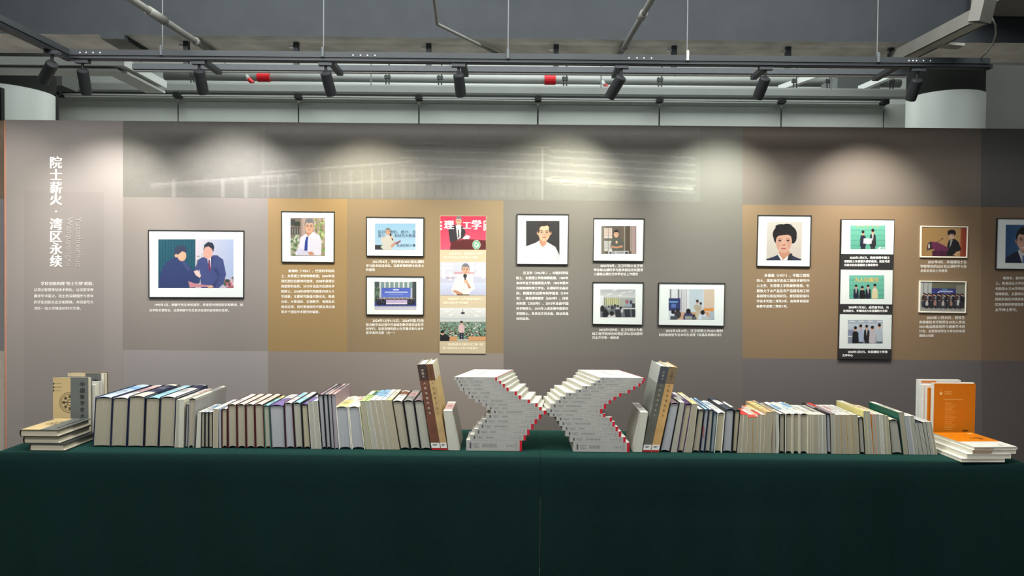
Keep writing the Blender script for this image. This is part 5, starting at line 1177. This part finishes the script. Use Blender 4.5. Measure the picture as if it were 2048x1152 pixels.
root, x0, x1 = flat_hard('flat_hardback', 'gold and grey hardback with roundel on top of the left flat pile', gl, 42, 117, 862, 875, 2.792, .215, zq[2], zq[3], (60, 58, 50), pgc, art=ga)
text_free('cover_title', [(ch, Vector((x0 + (x1 - x0) * .78, 2.792 + .215 * (.885 - k * .118), zq[3] + .0012)), Vector((1, 0, 0)), Vector((0, 1, 0)), (x1 - x0) * .13) for k, ch in enumerate('中国数学史大系')], (60, 60, 56), root, .02)

# ---- right end: orange standing books and the flat pile
r = Ras(96, 140, (208, 116, 14)); r.vg((206, 112, 12), (210, 120, 16))
r.ell(.17, .17, .035, .022, (240, 200, 140)); r.rect(.16, .09, .18, .13, (236, 176, 90), .6)
for k in range(2): r.rect(.25, .13 + .035 * k, .42, .15 + .035 * k, (236, 180, 110), .55)
r.rect(.25, .262, .70, .268, (244, 206, 150), .9)
for k in range(14): r.rect(.27, .32 + k * .033, .27 + .17 + .12 * ((k * 37) % 10) / 10., .328 + k * .033, (242, 186, 110), .75)
r.rect(.70, .765, .84, .79, (70, 36, 12)); 
for k in range(5): r.rect(.715 + k * .026, .772, .722 + k * .026, .79, (150, 84, 24))
go = 'books standing behind the right flat pile'
OR = (208, 116, 14)
# cover print reaches to the table; the emblem block sits where the pile begins
art_o = r.out(1.2)
standing('upright_book', 'orange covered paperback with pale text standing behind the right flat pile', go, 1868.6, 1951.3, 767, 3.055, .024, OR, (226, 224, 208), art_o, False, True, (222, 222, 212))
standing('upright_book', 'white paperback with orange back cover, first behind the front orange book', go, 1855, 1937, 775.5, 3.085, .018, OR, (226, 222, 206), None, False, True, (226, 220, 208))
standing('upright_book', 'white paperback with small label, second behind the front orange book', go, 1843.5, 1925, 770, 3.108, .022, (222, 224, 218), (222, 220, 206), None, False, True, (222, 224, 218))
r = Ras(80, 120, (224, 224, 216)); r.rect(.07, .02, .42, .055, (206, 112, 50)); r.rect(.1, .12, .3, .2, (206, 206, 198)); r.rect(.42, .02, .95, .05, (206, 208, 204))
standing('upright_book', 'tall white book with orange block on its cover, rear left of the orange books', go, 1837.5, 1921.5, 759.8, 3.140, .020, (222, 224, 218), (222, 220, 206), r.out(1), False, True, (222, 224, 218))
standing('upright_book', 'dark covered book showing only its top edge behind the front orange book', go, 1882, 1950.5, 765, 3.170, .018, (60, 56, 66), (226, 224, 212), None, False, True)
gr2 = 'paperbacks in the right flat pile'
zz = [TZ, TZ + .0135, TZ + .0315, TZ + .047, TZ + .0575]
wc = (226, 226, 216); wp = (212, 210, 192)
def skew(o, k, Y):                    # a pile book turned slightly: rear edge swings left
    o.rotation_euler.z = k
a1 = flat_hard('flat_paperback', 'white paperback at the bottom of the right flat pile', gr2, 1922, 2010, 920.6, 927.5, 2.760, .25, zz[0], zz[1], wc, wp, 'right', t=.0012, rnd=False, hard=False)
a2 = flat_hard('flat_paperback', 'white paperback with oval stamp on its edge, second from bottom of right pile', gr2, 1932.7, 2022.5, 910, 920.6, 2.760, .25, zz[1], zz[2], wc, wp, 'right', t=.0012, rnd=False, hard=False)
a3 = flat_hard('flat_paperback', 'white paperback below the orange topped book in the right pile', gr2, 1943, 2033, 902.4, 910.5, 2.762, .25, zz[2], zz[3], wc, wp, 'right', t=.0012, rnd=False, hard=False)
r = Ras(70, 90, (228, 228, 218)); r.rect(0, 0, 1, .62, (224, 128, 16)); r.rect(.50, .40, .86, .44, (120, 76, 24)); r.poly([(.66, .36), (.78, .36), (.74, .52), (.70, .52)], (130, 80, 26)); r.rect(.28, .14, .33, .17, (190, 110, 20)); r.rect(.80, .05, .92, .12, (240, 190, 110)); r.rect(0, .62, 1, .64, (200, 110, 30))
r.rect(.12, .70, .62, .715, (200, 202, 196)); r.rect(.2, .86, .35, .88, (170, 170, 166)); r.rect(.70, .84, .78, .92, (170, 168, 160))
a4 = flat_hard('flat_paperback', 'orange and white covered paperback on top of the right flat pile', gr2, 1946.5, 2036.5, 897, 902.4, 2.762, .25, zz[3], zz[4], wc, wp, 'right', art=r.out(1), t=.0012, rnd=False, hard=False)
for k, (rt, x0, x1) in enumerate((a1, a2, a3, a4)):
    Y = 2.762
    obj('spine_block', *boxv(x0 + .002, x0 + (x1 - x0) * .45, Y - .0008, Y - .0002, zz[k] + .003, zz[k + 1] - .004), mat((170, 140, 118), .6), rt)
    rt.rotation_euler.z = math.radians(2.0 + .6 * k)

flush_texts()
